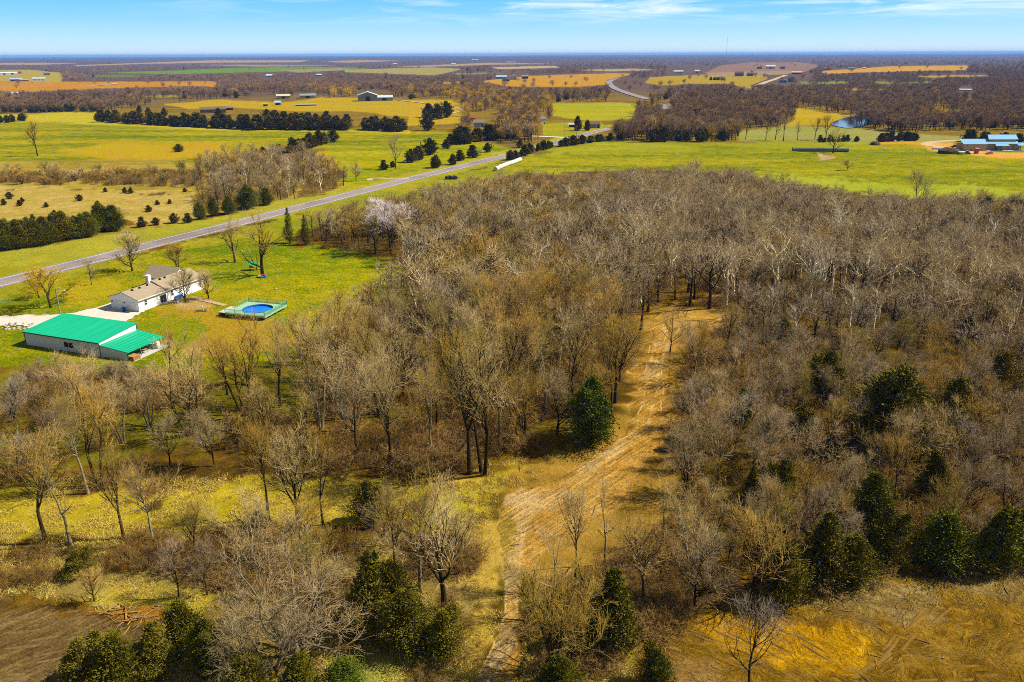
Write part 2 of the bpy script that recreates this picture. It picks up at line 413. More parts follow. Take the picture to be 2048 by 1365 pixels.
class MB:
    """collects boxes, prisms, tubes; build() links them as one mesh object"""
    def __init__(s): s.v = []; s.f = []
    def add(s, vs, fs):
        n = len(s.v); s.v += [tuple(v) for v in vs]; s.f += [tuple(i + n for i in f) for f in fs]; return s
    def box(s, x0, x1, y0, y1, z0, z1):
        return s.add([(x0, y0, z0), (x1, y0, z0), (x1, y1, z0), (x0, y1, z0), (x0, y0, z1), (x1, y0, z1), (x1, y1, z1), (x0, y1, z1)],
                     [(0, 3, 2, 1), (4, 5, 6, 7), (0, 1, 5, 4), (1, 2, 6, 5), (2, 3, 7, 6), (3, 0, 4, 7)])
    def hexa(s, p):   # eight corners: bottom four, top four
        return s.add(p, [(0, 3, 2, 1), (4, 5, 6, 7), (0, 1, 5, 4), (1, 2, 6, 5), (2, 3, 7, 6), (3, 0, 4, 7)])
    def prism(s, pts, y0, y1):   # profile in x,z swept along y
        n = len(pts)
        v = [(x, y0, z) for x, z in pts] + [(x, y1, z) for x, z in pts]
        f = [tuple(range(n)), tuple(range(2 * n - 1, n - 1, -1))] + [(i, i + n, (i + 1) % n + n, (i + 1) % n) for i in range(n)]
        return s.add(v, f)
    def prismx(s, pts, x0, x1):  # profile in y,z swept along x
        n = len(pts)
        v = [(x0, y, z) for y, z in pts] + [(x1, y, z) for y, z in pts]
        f = [tuple(range(n)), tuple(range(2 * n - 1, n - 1, -1))] + [(i, i + n, (i + 1) % n + n, (i + 1) % n) for i in range(n)]
        return s.add(v, f)
    def tube(s, p0, p1, r0, r1=None, k=8):
        r1 = r0 if r1 is None else r1
        p0 = Vector(p0); p1 = Vector(p1); d = (p1 - p0).normalized()
        a = d.orthogonal().normalized(); b = d.cross(a)
        v = []
        for p, r in ((p0, r0), (p1, r1)):
            v += [p + a * r * math.cos(2 * math.pi * i / k) + b * r * math.sin(2 * math.pi * i / k) for i in range(k)]
        return s.add(v, [tuple(range(k - 1, -1, -1)), tuple(range(k, 2 * k))] + [(i, (i + 1) % k, (i + 1) % k + k, i + k) for i in range(k)])
    def build(s, name, mat, parent=None, bevel=0):
        me = bpy.data.meshes.new(name); me.from_pydata(s.v, [], s.f); me.update()
        me.materials.append(mat)
        o = bpy.data.objects.new(name, me); C.objects.link(o)
        if parent: o.parent = parent
        if bevel:
            b = o.modifiers.new('bevel', 'BEVEL'); b.width = bevel; b.segments = 2
        return o
def link(name, me, parent=None, loc=(0, 0, 0)):
    o = bpy.data.objects.new(name, me); C.objects.link(o); o.location = loc
    if parent: o.parent = parent
    return o
def tag(o, label=None, cat=None, group=None, kind=None):
    if label: o['label'] = label
    if cat: o['category'] = cat
    if group: o['group'] = group
    if kind: o['kind'] = kind
    return o
def thing(name, label, cat, loc=(0, 0, 0), rz=0.0, group=None):
    o = bpy.data.objects.new(name, None); C.objects.link(o)
    o.location = loc; o.rotation_euler = (0, 0, rz); o.empty_display_size = 0.5
    return tag(o, label, cat, group)

# ------------------------------------------------------------------ open land as seen in the photograph (photo pixels); everything else is wooded
OPEN = {
 'pasture': [(-700, 232), (60, 227), (200, 225), (204, 243), (330, 250), (500, 258), (700, 258), (820, 262), (935, 266), (900, 285), (860, 305), (800, 325), (745, 352), (660, 335), (650, 300), (560, 292), (500, 300), (430, 308), (400, 330), (200, 326), (0, 335), (-700, 338)],
 'pasture_low': [(650, 300), (900, 280), (990, 290), (1030, 300), (900, 335), (760, 372), (600, 402), (560, 405), (640, 380), (690, 350)],
 'meadow': [(-700, 368), (80, 372), (220, 382), (380, 390), (400, 410), (395, 440), (300, 452), (245, 440), (150, 432), (90, 436), (40, 468), (-700, 480)],
 'verge_far': [(-700, 520), (120, 487), (260, 462), (400, 440), (560, 405), (760, 362), (990, 308), (1060, 292), (1150, 262), (1225, 246), (1222, 260), (1000, 325), (760, 392), (600, 430), (240, 512), (-700, 580)],
 'lawn': [(-700, 600), (60, 585), (240, 520), (400, 490), (560, 470), (575, 490), (700, 503), (790, 522), (845, 548), (810, 590), (720, 640), (640, 680), (600, 700), (560, 735), (440, 760), (330, 770), (200, 760), (60, 735), (-700, 730)],
 'right_field': [(1000, 350), (1040, 325), (1110, 298), (1190, 284), (1250, 283), (1480, 284), (1850, 284), (2900, 300), (2900, 420), (1900, 396), (1700, 372), (1600, 362), (1450, 350), (1330, 338), (1180, 345), (1080, 352)],
 'knoll': [(1475, 283), (1480, 262), (1600, 253), (1700, 256), (1790, 265), (1900, 272), (2900, 276), (2900, 288), (1850, 286)],
 'gold_pond': [(1590, 218), (1640, 222), (1700, 232), (1700, 250), (1650, 252), (1560, 252), (1590, 240)],
 'green_mid': [(1100, 207), (1240, 206), (1275, 209), (1265, 240), (1180, 243), (1100, 232)],
 'yard_mid': [(1085, 250), (1200, 243), (1222, 256), (1150, 276), (1085, 272)],
 'gold_left': [(-700, 167), (140, 164), (420, 163), (440, 166), (430, 174), (380, 173), (250, 176), (70, 184), (-700, 178)],
 'farm_left': [(-700, 142), (60, 140), (120, 146), (128, 158), (120, 164), (-700, 166)],
 'green_far': [(200, 146), (330, 142), (480, 136), (600, 134), (700, 135), (740, 137), (640, 142), (500, 145), (330, 149)],
 'beige_far': [(560, 141), (680, 137), (700, 140), (600, 146)],
 'field_far2': [(690, 140), (860, 135), (925, 138), (900, 145), (870, 151), (780, 148), (690, 145)],
 'paddock': [(330, 210), (440, 200), (560, 205), (640, 196), (720, 198), (800, 202), (900, 200), (920, 208), (920, 222), (880, 236), (780, 232), (700, 222), (560, 222), (470, 214), (380, 218)],
 'orchard_gold': [(820, 222), (900, 215), (930, 225), (925, 246), (815, 252)],
 'gold_mid': [(1010, 172), (960, 163), (1060, 152), (1230, 147), (1270, 148), (1215, 160), (1212, 170), (1150, 175), (1060, 174)],
 'pale_strip': [(980, 135), (1110, 132), (1120, 136), (1000, 139)],
 'gold_right': [(1300, 155), (1400, 150), (1530, 150), (1535, 158), (1490, 176), (1460, 168), (1380, 168), (1320, 172), (1290, 165)],
 'ploughed': [(1410, 146), (1440, 132), (1500, 125), (1600, 125), (1640, 131), (1610, 144), (1560, 150), (1420, 150)],
 'gold_ridge': [(1640, 143), (1780, 133), (1940, 131), (1930, 141), (1800, 143), (1650, 148)],
 'slot1': [(1600, 164), (1700, 163), (1690, 168), (1605, 168)],
 'slot2': [(1680, 177), (1790, 178), (1780, 181), (1690, 181)],
 'strip_left': [(150, 131), (420, 121), (620, 121), (600, 125), (430, 126), (300, 128), (150, 133)],
 'strip_mid': [(640, 124), (720, 120), (800, 122), (700, 126)],
 'strip_mid2': [(780, 134), (980, 126), (1120, 128), (980, 130), (860, 134)],
 'sliver_a': [(120, 152), (230, 150), (330, 152), (230, 155)],
 'sliver_b': [(860, 164), (940, 163), (930, 167), (870, 168)],
 'sliver_c': [(1820, 152), (1960, 150), (2000, 153), (1860, 156)],
 'sliver_d': [(1740, 164), (1860, 163), (1880, 167), (1760, 168)],
 'sliver_e': [(380, 130), (560, 130), (700, 131), (520, 134)],
 'sliver_f': [(1140, 140), (1260, 138), (1330, 140), (1220, 143)],
 'sliver_g': [(900, 147), (990, 145), (1010, 147), (920, 150)],
 'sliver_h': [(1780, 222), (1900, 218), (1960, 222), (1860, 226)],
 'sliver_i': [(250, 192), (330, 190), (400, 192), (320, 196)],
 'strip_left2': [(-700, 128), (80, 126), (160, 127), (80, 130), (-700, 131)],
}
TRACK = [(900, 1480), (945, 1365), (985, 1290), (1000, 1240), (1000, 1160), (1005, 1105), (1000, 1060), (1000, 1015), (1020, 985), (1070, 965), (1140, 935), (1200, 900), (1245, 860), (1262, 800), (1275, 745), (1295, 700), (1300, 650), (1318, 630), (1390, 634), (1455, 630), (1470, 650), (1420, 668), (1360, 660), (1350, 700), (1348, 760), (1352, 830), (1330, 885), (1290, 930), (1260, 985), (1200, 1040), (1140, 1080), (1080, 1100), (1050, 1150), (1042, 1230), (1045, 1290), (1020, 1365), (980, 1480)]
SOIL_L = [(-700, 1190), (60, 1195), (190, 1215), (290, 1245), (310, 1300), (230, 1365), (180, 1480), (-700, 1480)]
SOIL_R = [(1250, 1480), (1270, 1340), (1300, 1290), (1350, 1240), (1480, 1200), (1600, 1175), (1750, 1150), (2900, 1120), (2900, 1480)]
MAINWOOD = [(-700, 800), (40, 790), (160, 800), (300, 812), (420, 812), (520, 800), (610, 770), (700, 690), (800, 620), (838, 555), (790, 518), (690, 498), (585, 486), (600, 474), (660, 464), (760, 446), (860, 420), (1000, 396), (1250, 380), (1480, 384), (1600, 402), (1700, 416), (1850, 434), (2900, 424),
            (2900, 1140), (1900, 1140), (1640, 1176), (1560, 1200), (1480, 1190), (1390, 1060), (1362, 980), (1366, 930), (1376, 880), (1380, 800), (1376, 740), (1398, 700), (1468, 672), (1472, 630), (1395, 614), (1300, 612), (1272, 700), (1246, 768), (1216, 850), (1150, 890), (1010, 925), (930, 950), (700, 955), (560, 950), (300, 975), (160, 985), (-700, 960)]

RUT = [(930, 1420), (962, 1365), (1000, 1290), (1022, 1230), (1024, 1160), (1030, 1100), (1040, 1040), (1080, 1000), (1150, 955), (1225, 905), (1282, 860), (1298, 800), (1308, 740), (1322, 690), (1350, 655)]
# two cover colours for each piece of ground: (outline, colour, second colour, soft edge px, raggedness px)
LAYERS = [
 (OPEN['pasture'], S(192, 168, 14), S(100, 122, 4), 4, 3),
 ([(200, 285), (330, 292), (450, 290), (600, 285), (560, 300), (400, 306), (310, 322), (220, 318), (120, 300)], S(206, 150, 14), S(180, 168, 22), 12, 14),
 ([(0, 230), (200, 226), (204, 243), (400, 254), (820, 262), (820, 266), (400, 262), (180, 248), (0, 240)], S(206, 178, 40), S(188, 178, 30), 4, 3),
 ([(640, 305), (720, 300), (700, 320), (650, 345), (600, 340)], S(205, 158, 18), S(188, 170, 24), 10, 8),
 (OPEN['pasture_low'], S(192, 174, 12), S(118, 136, 2), 4, 5),
 ([(-700, 320), (400, 322), (650, 330), (700, 380), (560, 410), (400, 440), (380, 392), (200, 384), (-700, 370)], S(196, 168, 64), S(154, 132, 40), 5, 6),
 (OPEN['meadow'], S(212, 184, 104), S(178, 150, 50), 5, 8),
 ([(-700, 470), (60, 452), (240, 452), (400, 446), (400, 455), (240, 480), (-700, 530)], S(180, 152, 60), S(150, 136, 36), 6, 8),
 ([(-700, 640), (-700, 480), (0, 490), (260, 466), (300, 500), (120, 560), (0, 610)], S(188, 172, 46), S(150, 150, 26), 6, 6),
 (OPEN['verge_far'], S(190, 176, 52), S(160, 158, 36), 3, 4),
 ([(-700, 590), (120, 548), (260, 512), (400, 478), (560, 436), (620, 420), (760, 384), (920, 345), (1000, 326), (1070, 306), (1060, 330), (1000, 356), (860, 392), (760, 414), (650, 446), (600, 462), (575, 492), (400, 500), (240, 530), (60, 596), (-700, 616)], S(184, 168, 40), S(140, 146, 14), 6, 6),
 (OPEN['lawn'], S(104, 128, 4), S(182, 164, 16), 6, 8),
 ([(60, 610), (200, 590), (330, 560), (430, 530), (560, 540), (520, 570), (420, 580), (220, 620), (60, 640)], S(120, 142, 12), S(170, 160, 20), 14, 14),
 ([(150, 575), (200, 560), (250, 560), (240, 590), (190, 610), (120, 610)], S(196, 172, 24), S(170, 158, 20), 10, 10),
 ([(560, 500), (700, 510), (800, 530), (830, 550), (790, 580), (640, 590), (560, 560)], S(112, 134, 4), S(184, 168, 14), 14, 14),
 ([(290, 640), (330, 612), (400, 596), (470, 610), (560, 650), (600, 690), (500, 720), (380, 700), (300, 680)], S(186, 146, 40), S(170, 150, 26), 10, 14),
 ([(250, 655), (340, 630), (400, 640), (420, 660), (370, 690), (310, 700)], S(124, 142, 14), S(168, 152, 20), 10, 10),
 ([(350, 600), (390, 596), (440, 612), (400, 620), (350, 622)], S(214, 178, 120), S(192, 156, 80), 6, 8),
 (OPEN['right_field'], S(102, 122, 4), S(178, 164, 20), 5, 5),
 ([(1180, 284), (1420, 286), (1600, 284), (1750, 284), (1600, 292), (1300, 296), (1100, 312), (1120, 300)], S(184, 172, 40), S(140, 150, 10), 14, 14),
 ([(1480, 350), (1600, 352), (1800, 372), (2900, 396), (2900, 420), (1800, 396), (1560, 366)], S(186, 182, 52), S(158, 170, 30), 8, 8),
 ([(1740, 282), (1850, 279), (1900, 286), (1880, 300), (1840, 292), (1760, 290)], S(226, 160, 40), S(206, 150, 36), 3, 3),
 ([(1840, 285), (1905, 284), (1920, 296), (1990, 306), (2900, 308), (2900, 320), (2000, 318), (1930, 308), (1860, 300)], S(232, 190, 110), S(226, 160, 40), 3, 3),
 ([(1632, 302), (1650, 310), (1672, 312), (1668, 320), (1645, 322), (1636, 314)], S(206, 172, 130), S(180, 140, 90), 2, 3),
 (OPEN['knoll'], S(150, 156, 56), S(170, 156, 90), 3, 2),
 (OPEN['gold_pond'], S(206, 164, 16), S(176, 156, 20), 2, 1.5),
 (OPEN['green_mid'], S(150, 164, 12), S(190, 168, 16), 2, 1.5),
 (OPEN['yard_mid'], S(140, 158, 14), S(190, 160, 20), 2, 2),
 (OPEN['gold_left'], S(208, 148, 14), S(190, 128, 14), 1.2, 1),
 (OPEN['farm_left'], S(170, 160, 30), S(186, 160, 50), 1, 1),
 (OPEN['green_far'], S(98, 140, 14), S(130, 150, 20), 1, 0.6),
 (OPEN['beige_far'], S(172, 150, 100), S(160, 140, 90), 1, 0.6),
 (OPEN['field_far2'], S(160, 150, 60), S(176, 160, 90), 1, 0.6),
 (OPEN['paddock'], S(170, 160, 16), S(206, 158, 16), 2, 2),
 (OPEN['orchard_gold'], S(206, 158, 16), S(176, 160, 20), 2, 2),
 (OPEN['gold_mid'], S(206, 156, 16), S(196, 140, 16), 1.2, 1),
 (OPEN['pale_strip'], S(200, 176, 120), S(190, 160, 100), 1, 0.5),
 (OPEN['gold_right'], S(190, 150, 16), S(170, 150, 18), 1.2, 1),
 (OPEN['ploughed'], S(140, 96, 80), S(166, 134, 100), 1.2, 0.8),
 ([(1420, 150), (1412, 146), (1560, 142), (1610, 144), (1560, 150)], S(176, 150, 112), S(160, 134, 96), 1, 0.6),
 (OPEN['gold_ridge'], S(214, 164, 20), S(200, 150, 24), 1, 0.8),
 (OPEN['slot1'], S(140, 150, 30), S(120, 140, 30), 1, 0.5),
 (OPEN['slot2'], S(196, 150, 30), S(180, 130, 30), 1, 0.5),
 (OPEN['strip_left'], S(196, 164, 110), S(180, 146, 90), 0.6, 0.3),
 (OPEN['strip_left2'], S(190, 160, 110), S(180, 146, 90), 0.6, 0.3),
 (OPEN['strip_mid'], S(196, 150, 90), S(180, 146, 90), 0.6, 0.3),
 (OPEN['strip_mid2'], S(196, 160, 100), S(180, 146, 90), 0.6, 0.3),
 *[(OPEN['sliver_' + k], S(*c), S(*[int(q * .85) for q in c]), 1, 0.6) for k, c in zip('abcdefghi', ((120, 140, 20), (206, 156, 30), (196, 160, 60), (150, 150, 30), (180, 150, 90), (196, 170, 110), (160, 150, 50), (150, 140, 30), (170, 150, 30)))],
 # strip of grass through the left of the wood and the rough ground in front of it
 ([(-700, 985), (160, 985), (330, 985), (560, 965), (700, 968), (940, 955), (1000, 935), (1100, 905), (1200, 880), (1130, 960), (1000, 985), (960, 1040), (760, 1050), (520, 1066), (330, 1064), (100, 1090), (-700, 1080)], S(218, 190, 52), S(176, 156, 22), 24, 35),
 ([(-700, 740), (330, 760), (480, 740), (620, 720), (600, 800), (470, 850), (420, 920), (240, 900), (120, 930), (-700, 930)], S(146, 138, 22), S(96, 84, 18), 26, 26),
 ([(-700, 740), (120, 742), (160, 800), (120, 860), (-700, 880)], S(142, 136, 14), S(116, 96, 20), 32, 32),
 ([(-700, 1085), (330, 1070), (760, 1060), (960, 1050), (985, 1180), (940, 1365), (900, 1480), (150, 1480), (310, 1290), (290, 1240), (60, 1190), (-700, 1190)], S(186, 160, 84), S(124, 104, 34), 24, 32),
 ([(80, 1200), (280, 1170), (420, 1180), (400, 1230), (290, 1250), (180, 1222)], S(206, 180, 70), S(170, 150, 36), 24, 19),
 ([(820, 1000), (940, 985), (960, 1080), (880, 1110), (800, 1080)], S(206, 190, 50), S(176, 166, 20), 28, 25),
 ([(700, 1300), (960, 1290), (930, 1480), (600, 1480)], S(196, 180, 100), S(150, 150, 50), 28, 25),
 ([(1070, 1300), (1260, 1290), (1290, 1480), (1060, 1480)], S(186, 170, 60), S(150, 130, 36), 28, 25),
 ([(1200, 860), (1260, 790), (1250, 700), (1290, 610), (1400, 590), (1500, 640), (1420, 700), (1400, 800), (1380, 950), (1400, 1080), (1440, 1190), (1300, 1230), (1180, 1290), (1080, 1300), (1030, 1120), (1000, 950)], S(196, 152, 60), S(136, 106, 34), 26, 26),
 (TRACK, S(250, 200, 100), S(212, 156, 56), 18, 19),
 *[([(x + o - w_, y) for x, y in RUT] + [(x + o + w_, y) for x, y in reversed(RUT)], S(250, 216, 150), S(238, 190, 100), 4, 3) for o, w_ in ((-11, 4), (11, 4), (0, 2))],
 ([(1000, 1000), (1040, 975), (1120, 980), (1160, 985), (1120, 1010), (1160, 1040), (1100, 1030), (1040, 1020)], S(246, 214, 150), S(222, 176, 96), 20, 19),
 ([(1060, 1045), (1090, 1045), (1140, 1080), (1120, 1088), (1070, 1064)], S(240, 204, 130), S(222, 170, 80), 12, 9),
 ([(1004, 1105), (1032, 1105), (1048, 1180), (1010, 1185), (996, 1140)], S(232, 204, 140), S(206, 166, 84), 12, 9),
 ([(950, 1365), (990, 1280), (1000, 1245), (1042, 1255), (1036, 1290), (985, 1365), (950, 1430), (915, 1430)], S(226, 196, 138), S(206, 168, 100), 14, 9),
 ([(930, 1040), (1010, 1040), (1020, 1110), (1010, 1200), (990, 1290), (940, 1400), (880, 1400), (930, 1280), (950, 1180), (940, 1100)], S(214, 178, 80), S(176, 146, 44), 16, 22),
 (SOIL_L, S(166, 136, 80), S(122, 96, 50), 20, 19),
 ([(60, 1195), (190, 1212), (300, 1222), (330, 1240), (240, 1255), (100, 1218), (-700, 1212), (-700, 1190)], S(190, 130, 40), S(150, 110, 40), 16, 19),
 (SOIL_R, S(190, 146, 44), S(140, 106, 28), 24, 25),
 ([(1600, 1180), (1720, 1160), (1900, 1150), (2900, 1140), (2900, 1190), (1900, 1180), (1880, 1230), (1780, 1250), (1640, 1230), (1560, 1210)], S(196, 166, 100), S(150, 120, 50), 24, 25),
 ([(1600, 1240), (1700, 1250), (1730, 1290), (1720, 1340), (1640, 1345), (1560, 1320), (1400, 1290), (1350, 1240), (1450, 1215)], S(244, 186, 24), S(196, 142, 20), 24, 25),
 ([(1330, 1290), (1420, 1320), (1540, 1400), (1300, 1420), (1290, 1320)], S(186, 150, 80), S(150, 110, 46), 20, 22),
 ([(1860, 1290), (2000, 1300), (2900, 1290), (2900, 1310), (1980, 1320), (1800, 1320), (1780, 1310)], S(190, 150, 60), S(160, 124, 40), 12, 12),
]

def build_ground():
    a_in = np.linspace(R(-37), R(37), 1050)
    a_out = np.concatenate([np.linspace(R(-100), R(-37.6), 34), a_in, np.linspace(R(37.6), R(100), 34)])
    ypx = np.concatenate([np.arange(1480, 900, -3.2), np.arange(900, 260, -2.2), np.arange(260, 165, -1.3)])
    d1 = np.hypot(*flat(np.full(len(ypx), PCX), ypx))
    d = np.concatenate([np.geomspace(4, d1[0] * 0.98, 24), d1, d1[-1] * np.geomspace(1.012, 42000 / d1[-1], 250)])
    A, D = np.meshgrid(a_out, d)
    X = D * np.sin(A); Y = D * np.cos(A) + 0.0
    Z = hgt(X, Y)
    nr, nc = X.shape
    x, y, z = X.ravel(), Y.ravel(), Z.ravel()
    px, py = proj(x, y, z)
    ok = y > 5
    px = np.where(ok, px, -9999); py = np.where(ok, py, 3000)
    # noise in metres of ground, used to make every edge ragged
    sc = np.clip(np.hypot(x, y) / 25, 3, 400)
    w1 = fbm(x / 7, y / 7, 3, 3) - 0.5 + (fbm(x / 2.2, y / 2.2, 4, 2) - 0.5) * 0.6
    w2 = fbm(x / sc, y / sc, 6, 3) - 0.5 if False else fbm(x / 45, y / 45, 6, 3) - 0.5
    dist = np.hypot(x, y)
    w = np.where(dist < 500, w1 * 1.5 + 0.5 * w2, w2 * 1.4)
    # base: leaf litter under trees near by, brown wood further off
    near = smooth(520, 300, dist)[:, None]
    mid = smooth(420, 620, dist)[:, None] * smooth(1500, 950, dist)[:, None]
    ca = near * np.array(S(146, 106, 28)) + (1 - near) * (mid * np.array(S(160, 132, 32)) + (1 - mid) * np.array(S(122, 98, 78)))
    cb = near * np.array(S(72, 58, 16)) + (1 - near) * (mid * np.array(S(124, 96, 34)) + (1 - mid) * np.array(S(100, 80, 68)))
    moss = smooth(0.52, 0.66, fbm(x / 30, y / 30, 51, 3))[:, None] * near * 0.6
    ca = ca * (1 - moss) + np.array(S(136, 124, 34)) * moss
    for P, c1, c2, soft, rag in LAYERS:
        xs = [p[0] for p in P]; ys = [p[1] for p in P]
        pad = soft + rag + 2
        sel = np.where((px > min(xs) - pad) & (px < max(xs) + pad) & (py > min(ys) - pad) & (py < max(ys) + pad))[0]
        if not len(sel): continue
        qx = px[sel]; qy = py[sel]
        wq = w[sel] * rag * 2
        ins = in_poly(qx, qy, P)
        dd = poly_dist(qx, qy, P + [P[0]])
        sdist = np.where(ins, dd, -dd) + wq
        a = smooth(-soft * 0.5, soft * 0.5, sdist)[:, None]
        ca[sel] = ca[sel] * (1 - a) + np.array(c1) * a
        cb[sel] = cb[sel] * (1 - a) + np.array(c2) * a
    # faces split into the land and the pieces of ground that have a name of their own
    idx = np.arange(nr * nc).reshape(nr, nc)
    Q = np.stack([idx[:-1, :-1], idx[:-1, 1:], idx[1:, 1:], idx[1:, :-1]], -1).reshape(-1, 4)
    fx = px[Q].mean(1); fy = py[Q].mean(1); fw = w[Q].mean(1)
    cls = np.zeros(len(Q), int)
    for k, (P, rag) in enumerate(((TRACK, 12), (SOIL_L, 12), (SOIL_R, 16)), 1):
        sel = np.where((fx > min(p[0] for p in P) - 30) & (fx < max(p[0] for p in P) + 30) & (fy > min(p[1] for p in P) - 30) & (fy < 1490))[0]
        ins = in_poly(fx[sel], fy[sel], P)
        dd = poly_dist(fx[sel], fy[sel], P + [P[0]])
        cls[sel[(np.where(ins, dd, -dd) + fw[sel] * rag * 2) > 0]] = k
    for k, nm in enumerate(('ground', 'dirt_track', 'bare_soil_field', 'graded_soil_field')):
        q = Q[cls == k]
        used, inv = np.unique(q.ravel(), return_inverse=True)
        V = np.stack([x[used], y[used], z[used]], -1)
        me = mk_mesh(nm, V, quads=inv.reshape(-1, 4), mat=M[('ground', 'track', 'soil_l', 'soil_r')[k]], smoothed=True)
        for an, arr in (('ca', ca), ('cb', cb)):
            at_ = me.color_attributes.new(an, 'FLOAT_COLOR', 'POINT')
            at_.data.foreach_set('color', np.clip(arr[used], 0, 1).astype(np.float32).ravel())
        tag(link(nm, me), kind='structure')
build_ground()

def ribbon(name, pts, w, mat, dz=0.06, off=0.0, step=4.0, wob=0.0, kind='structure', dash=None):
    """a strip of surface laid along a line on the terrain"""
    P = np.array(pts, float)
    seg = np.hypot(*np.diff(P, axis=0).T); s = np.concatenate([[0], np.cumsum(seg)])
    n = max(int(s[-1] / step), 2); t = np.linspace(0, s[-1], n)
    X = np.interp(t, s, P[:, 0]); Y = np.interp(t, s, P[:, 1])
    for _ in range(3):   # round the corners
        X[1:-1] = (X[:-2] + 2 * X[1:-1] + X[2:]) / 4; Y[1:-1] = (Y[:-2] + 2 * Y[1:-1] + Y[2:]) / 4
    tx = np.gradient(X); ty = np.gradient(Y); L = np.hypot(tx, ty) + 1e-9
    nx, ny = ty / L, -tx / L
    W = w if np.ndim(w) == 0 else np.interp(t, s, w)
    W = np.broadcast_to(W, X.shape)
    cols = []
    for k in (-1, -0.5, 0, 0.5, 1):
        jit = wob * (rng.random(n) - 0.5) * 2 if abs(k) == 1 else 0
        ox = X + nx * (off + k * (W / 2) + jit * np.sign(k)); oy = Y + ny * (off + k * (W / 2) + jit * np.sign(k))
        cols.append(np.stack([ox, oy, hgt(ox, oy) + dz + smooth(500, 1500, np.hypot(ox, oy)) * 0.8], -1))
    G = np.stack(cols, 1)
    idx = np.arange(n * 5).reshape(n, 5)
    Q = np.stack([idx[:-1, :-1], idx[:-1, 1:], idx[1:, 1:], idx[1:, :-1]], -1)[:, :, ::-1]
    if dash: Q = Q[(np.arange(n - 1) // dash) % 2 == 0]
    o = link(name, mk_mesh(name, G, quads=Q.reshape(-1, 4), mat=mat))
    return tag(o, kind=kind)
h = list(map(tuple, HWY))
road = ribbon('highway', h, 9.6, M['asphalt'], 0.05)
for nm, off, wd, mt in (('edge_line', 3.55, 0.32, 'line_white'), ('edge_line', -3.55, 0.32, 'line_white'), ('centre_line', 0.17, 0.2, 'line_yellow'), ('centre_line', -0.17, 0.2, 'line_yellow')):
    o = ribbon(nm, h, wd, M[mt], 0.07, off=off)
    o.parent = road; del o['kind']
def px_line(pts):
    a = np.array(pts, float); x, y = ground(a[:, 0], a[:, 1]); return list(zip(x, y))
def px_flat(pts): return [tuple(map(float, flat(*p))) for p in pts]
def patch(name, pxpts, mat, dz=0.04, rag=0.5):
    P = px_flat(pxpts); Q = []
    for i in range(len(P)):
        ax, ay = P[i]; bx, by = P[(i + 1) % len(P)]
        n = max(int(math.hypot(bx - ax, by - ay) / 0.9), 1)
        for k in range(n):
            t = k / n
            Q.append((ax + (bx - ax) * t + random.uniform(-rag, rag), ay + (by - ay) * t + random.uniform(-rag, rag)))
    import bmesh
    bm = bmesh.new()
    vs = [bm.verts.new((x, y, 0)) for x, y in Q]
    f = bm.faces.new(vs)
    if f.normal.z < 0: f.normal_flip()
    bmesh.ops.triangulate(bm, faces=bm.faces[:])
    bmesh.ops.subdivide_edges(bm, edges=bm.edges[:], cuts=2, use_grid_fill=True)
    bmesh.ops.triangulate(bm, faces=bm.faces[:])
    bmesh.ops.subdivide_edges(bm, edges=[e for e in bm.edges if e.calc_length() > 3], cuts=2)
    for v in bm.verts: v.co.z = float(hgt(v.co.x, v.co.y)) + dz + 0.05
    me = bpy.data.meshes.new(name); bm.normal_update(); bm.to_mesh(me); bm.free(); me.materials.append(mat)
    return tag(link(name, me), kind='structure')
patch('gravel_driveway', [(-60, 634), (60, 628), (120, 630), (170, 622), (205, 612), (222, 606), (232, 616), (275, 626), (292, 622), (262, 638), (240, 648), (160, 646), (70, 662), (50, 652), (-60, 648)], M['gravel'])
ribbon('footpath', px_flat([(386, 597), (400, 599), (425, 606), (452, 612)]), 1.5, M['footpath'], 0.10, step=1.0, wob=0.15)
ribbon('farm_path', px_flat([(742, 361), (735, 355), (760, 356), (800, 358), (818, 357)]), 3.0, M['gravel_road'], 0.06, step=3, wob=0.4)
ribbon('side_road', px_flat([(1060, 272.5), (1095, 274), (1140, 276.5), (1152, 275.5)]), 6.0, M['gravel'], 0.07)
ribbon('highway_bend', px_line([(1335, 209), (1334, 213), (1322, 219), (1300, 226)]), 9.5, M['asphalt'])
ribbon('highway_curve', px_line([(1298, 200), (1270, 192), (1250, 186), (1232, 179), (1221, 172), (1217, 165.5), (1224, 161), (1236, 158)]), 13.0, M['asphalt'])
ribbon('gravel_road', px_line([(1481, 186), (1490, 182), (1504, 175), (1520, 170), (1536, 164), (1556, 157), (1572, 151)]), 12.0, M['gravel_road'])
ribbon('farm_drive', px_line([(795, 201), (840, 206), (880, 212), (915, 216), (925, 222), (905, 227), (865, 231), (835, 233)]), 5.0, M['gravel_road'])
ribbon('dirt_drive', px_line([(1905, 296), (1870, 294), (1848, 290), (1860, 285), (1900, 282), (2000, 282)]), 7.0, M['gravel_road'])
ribbon('farm_lane', px_line([(180, 173), (205, 171), (222, 170), (235, 167)]), 14.0, M['gravel_road'])
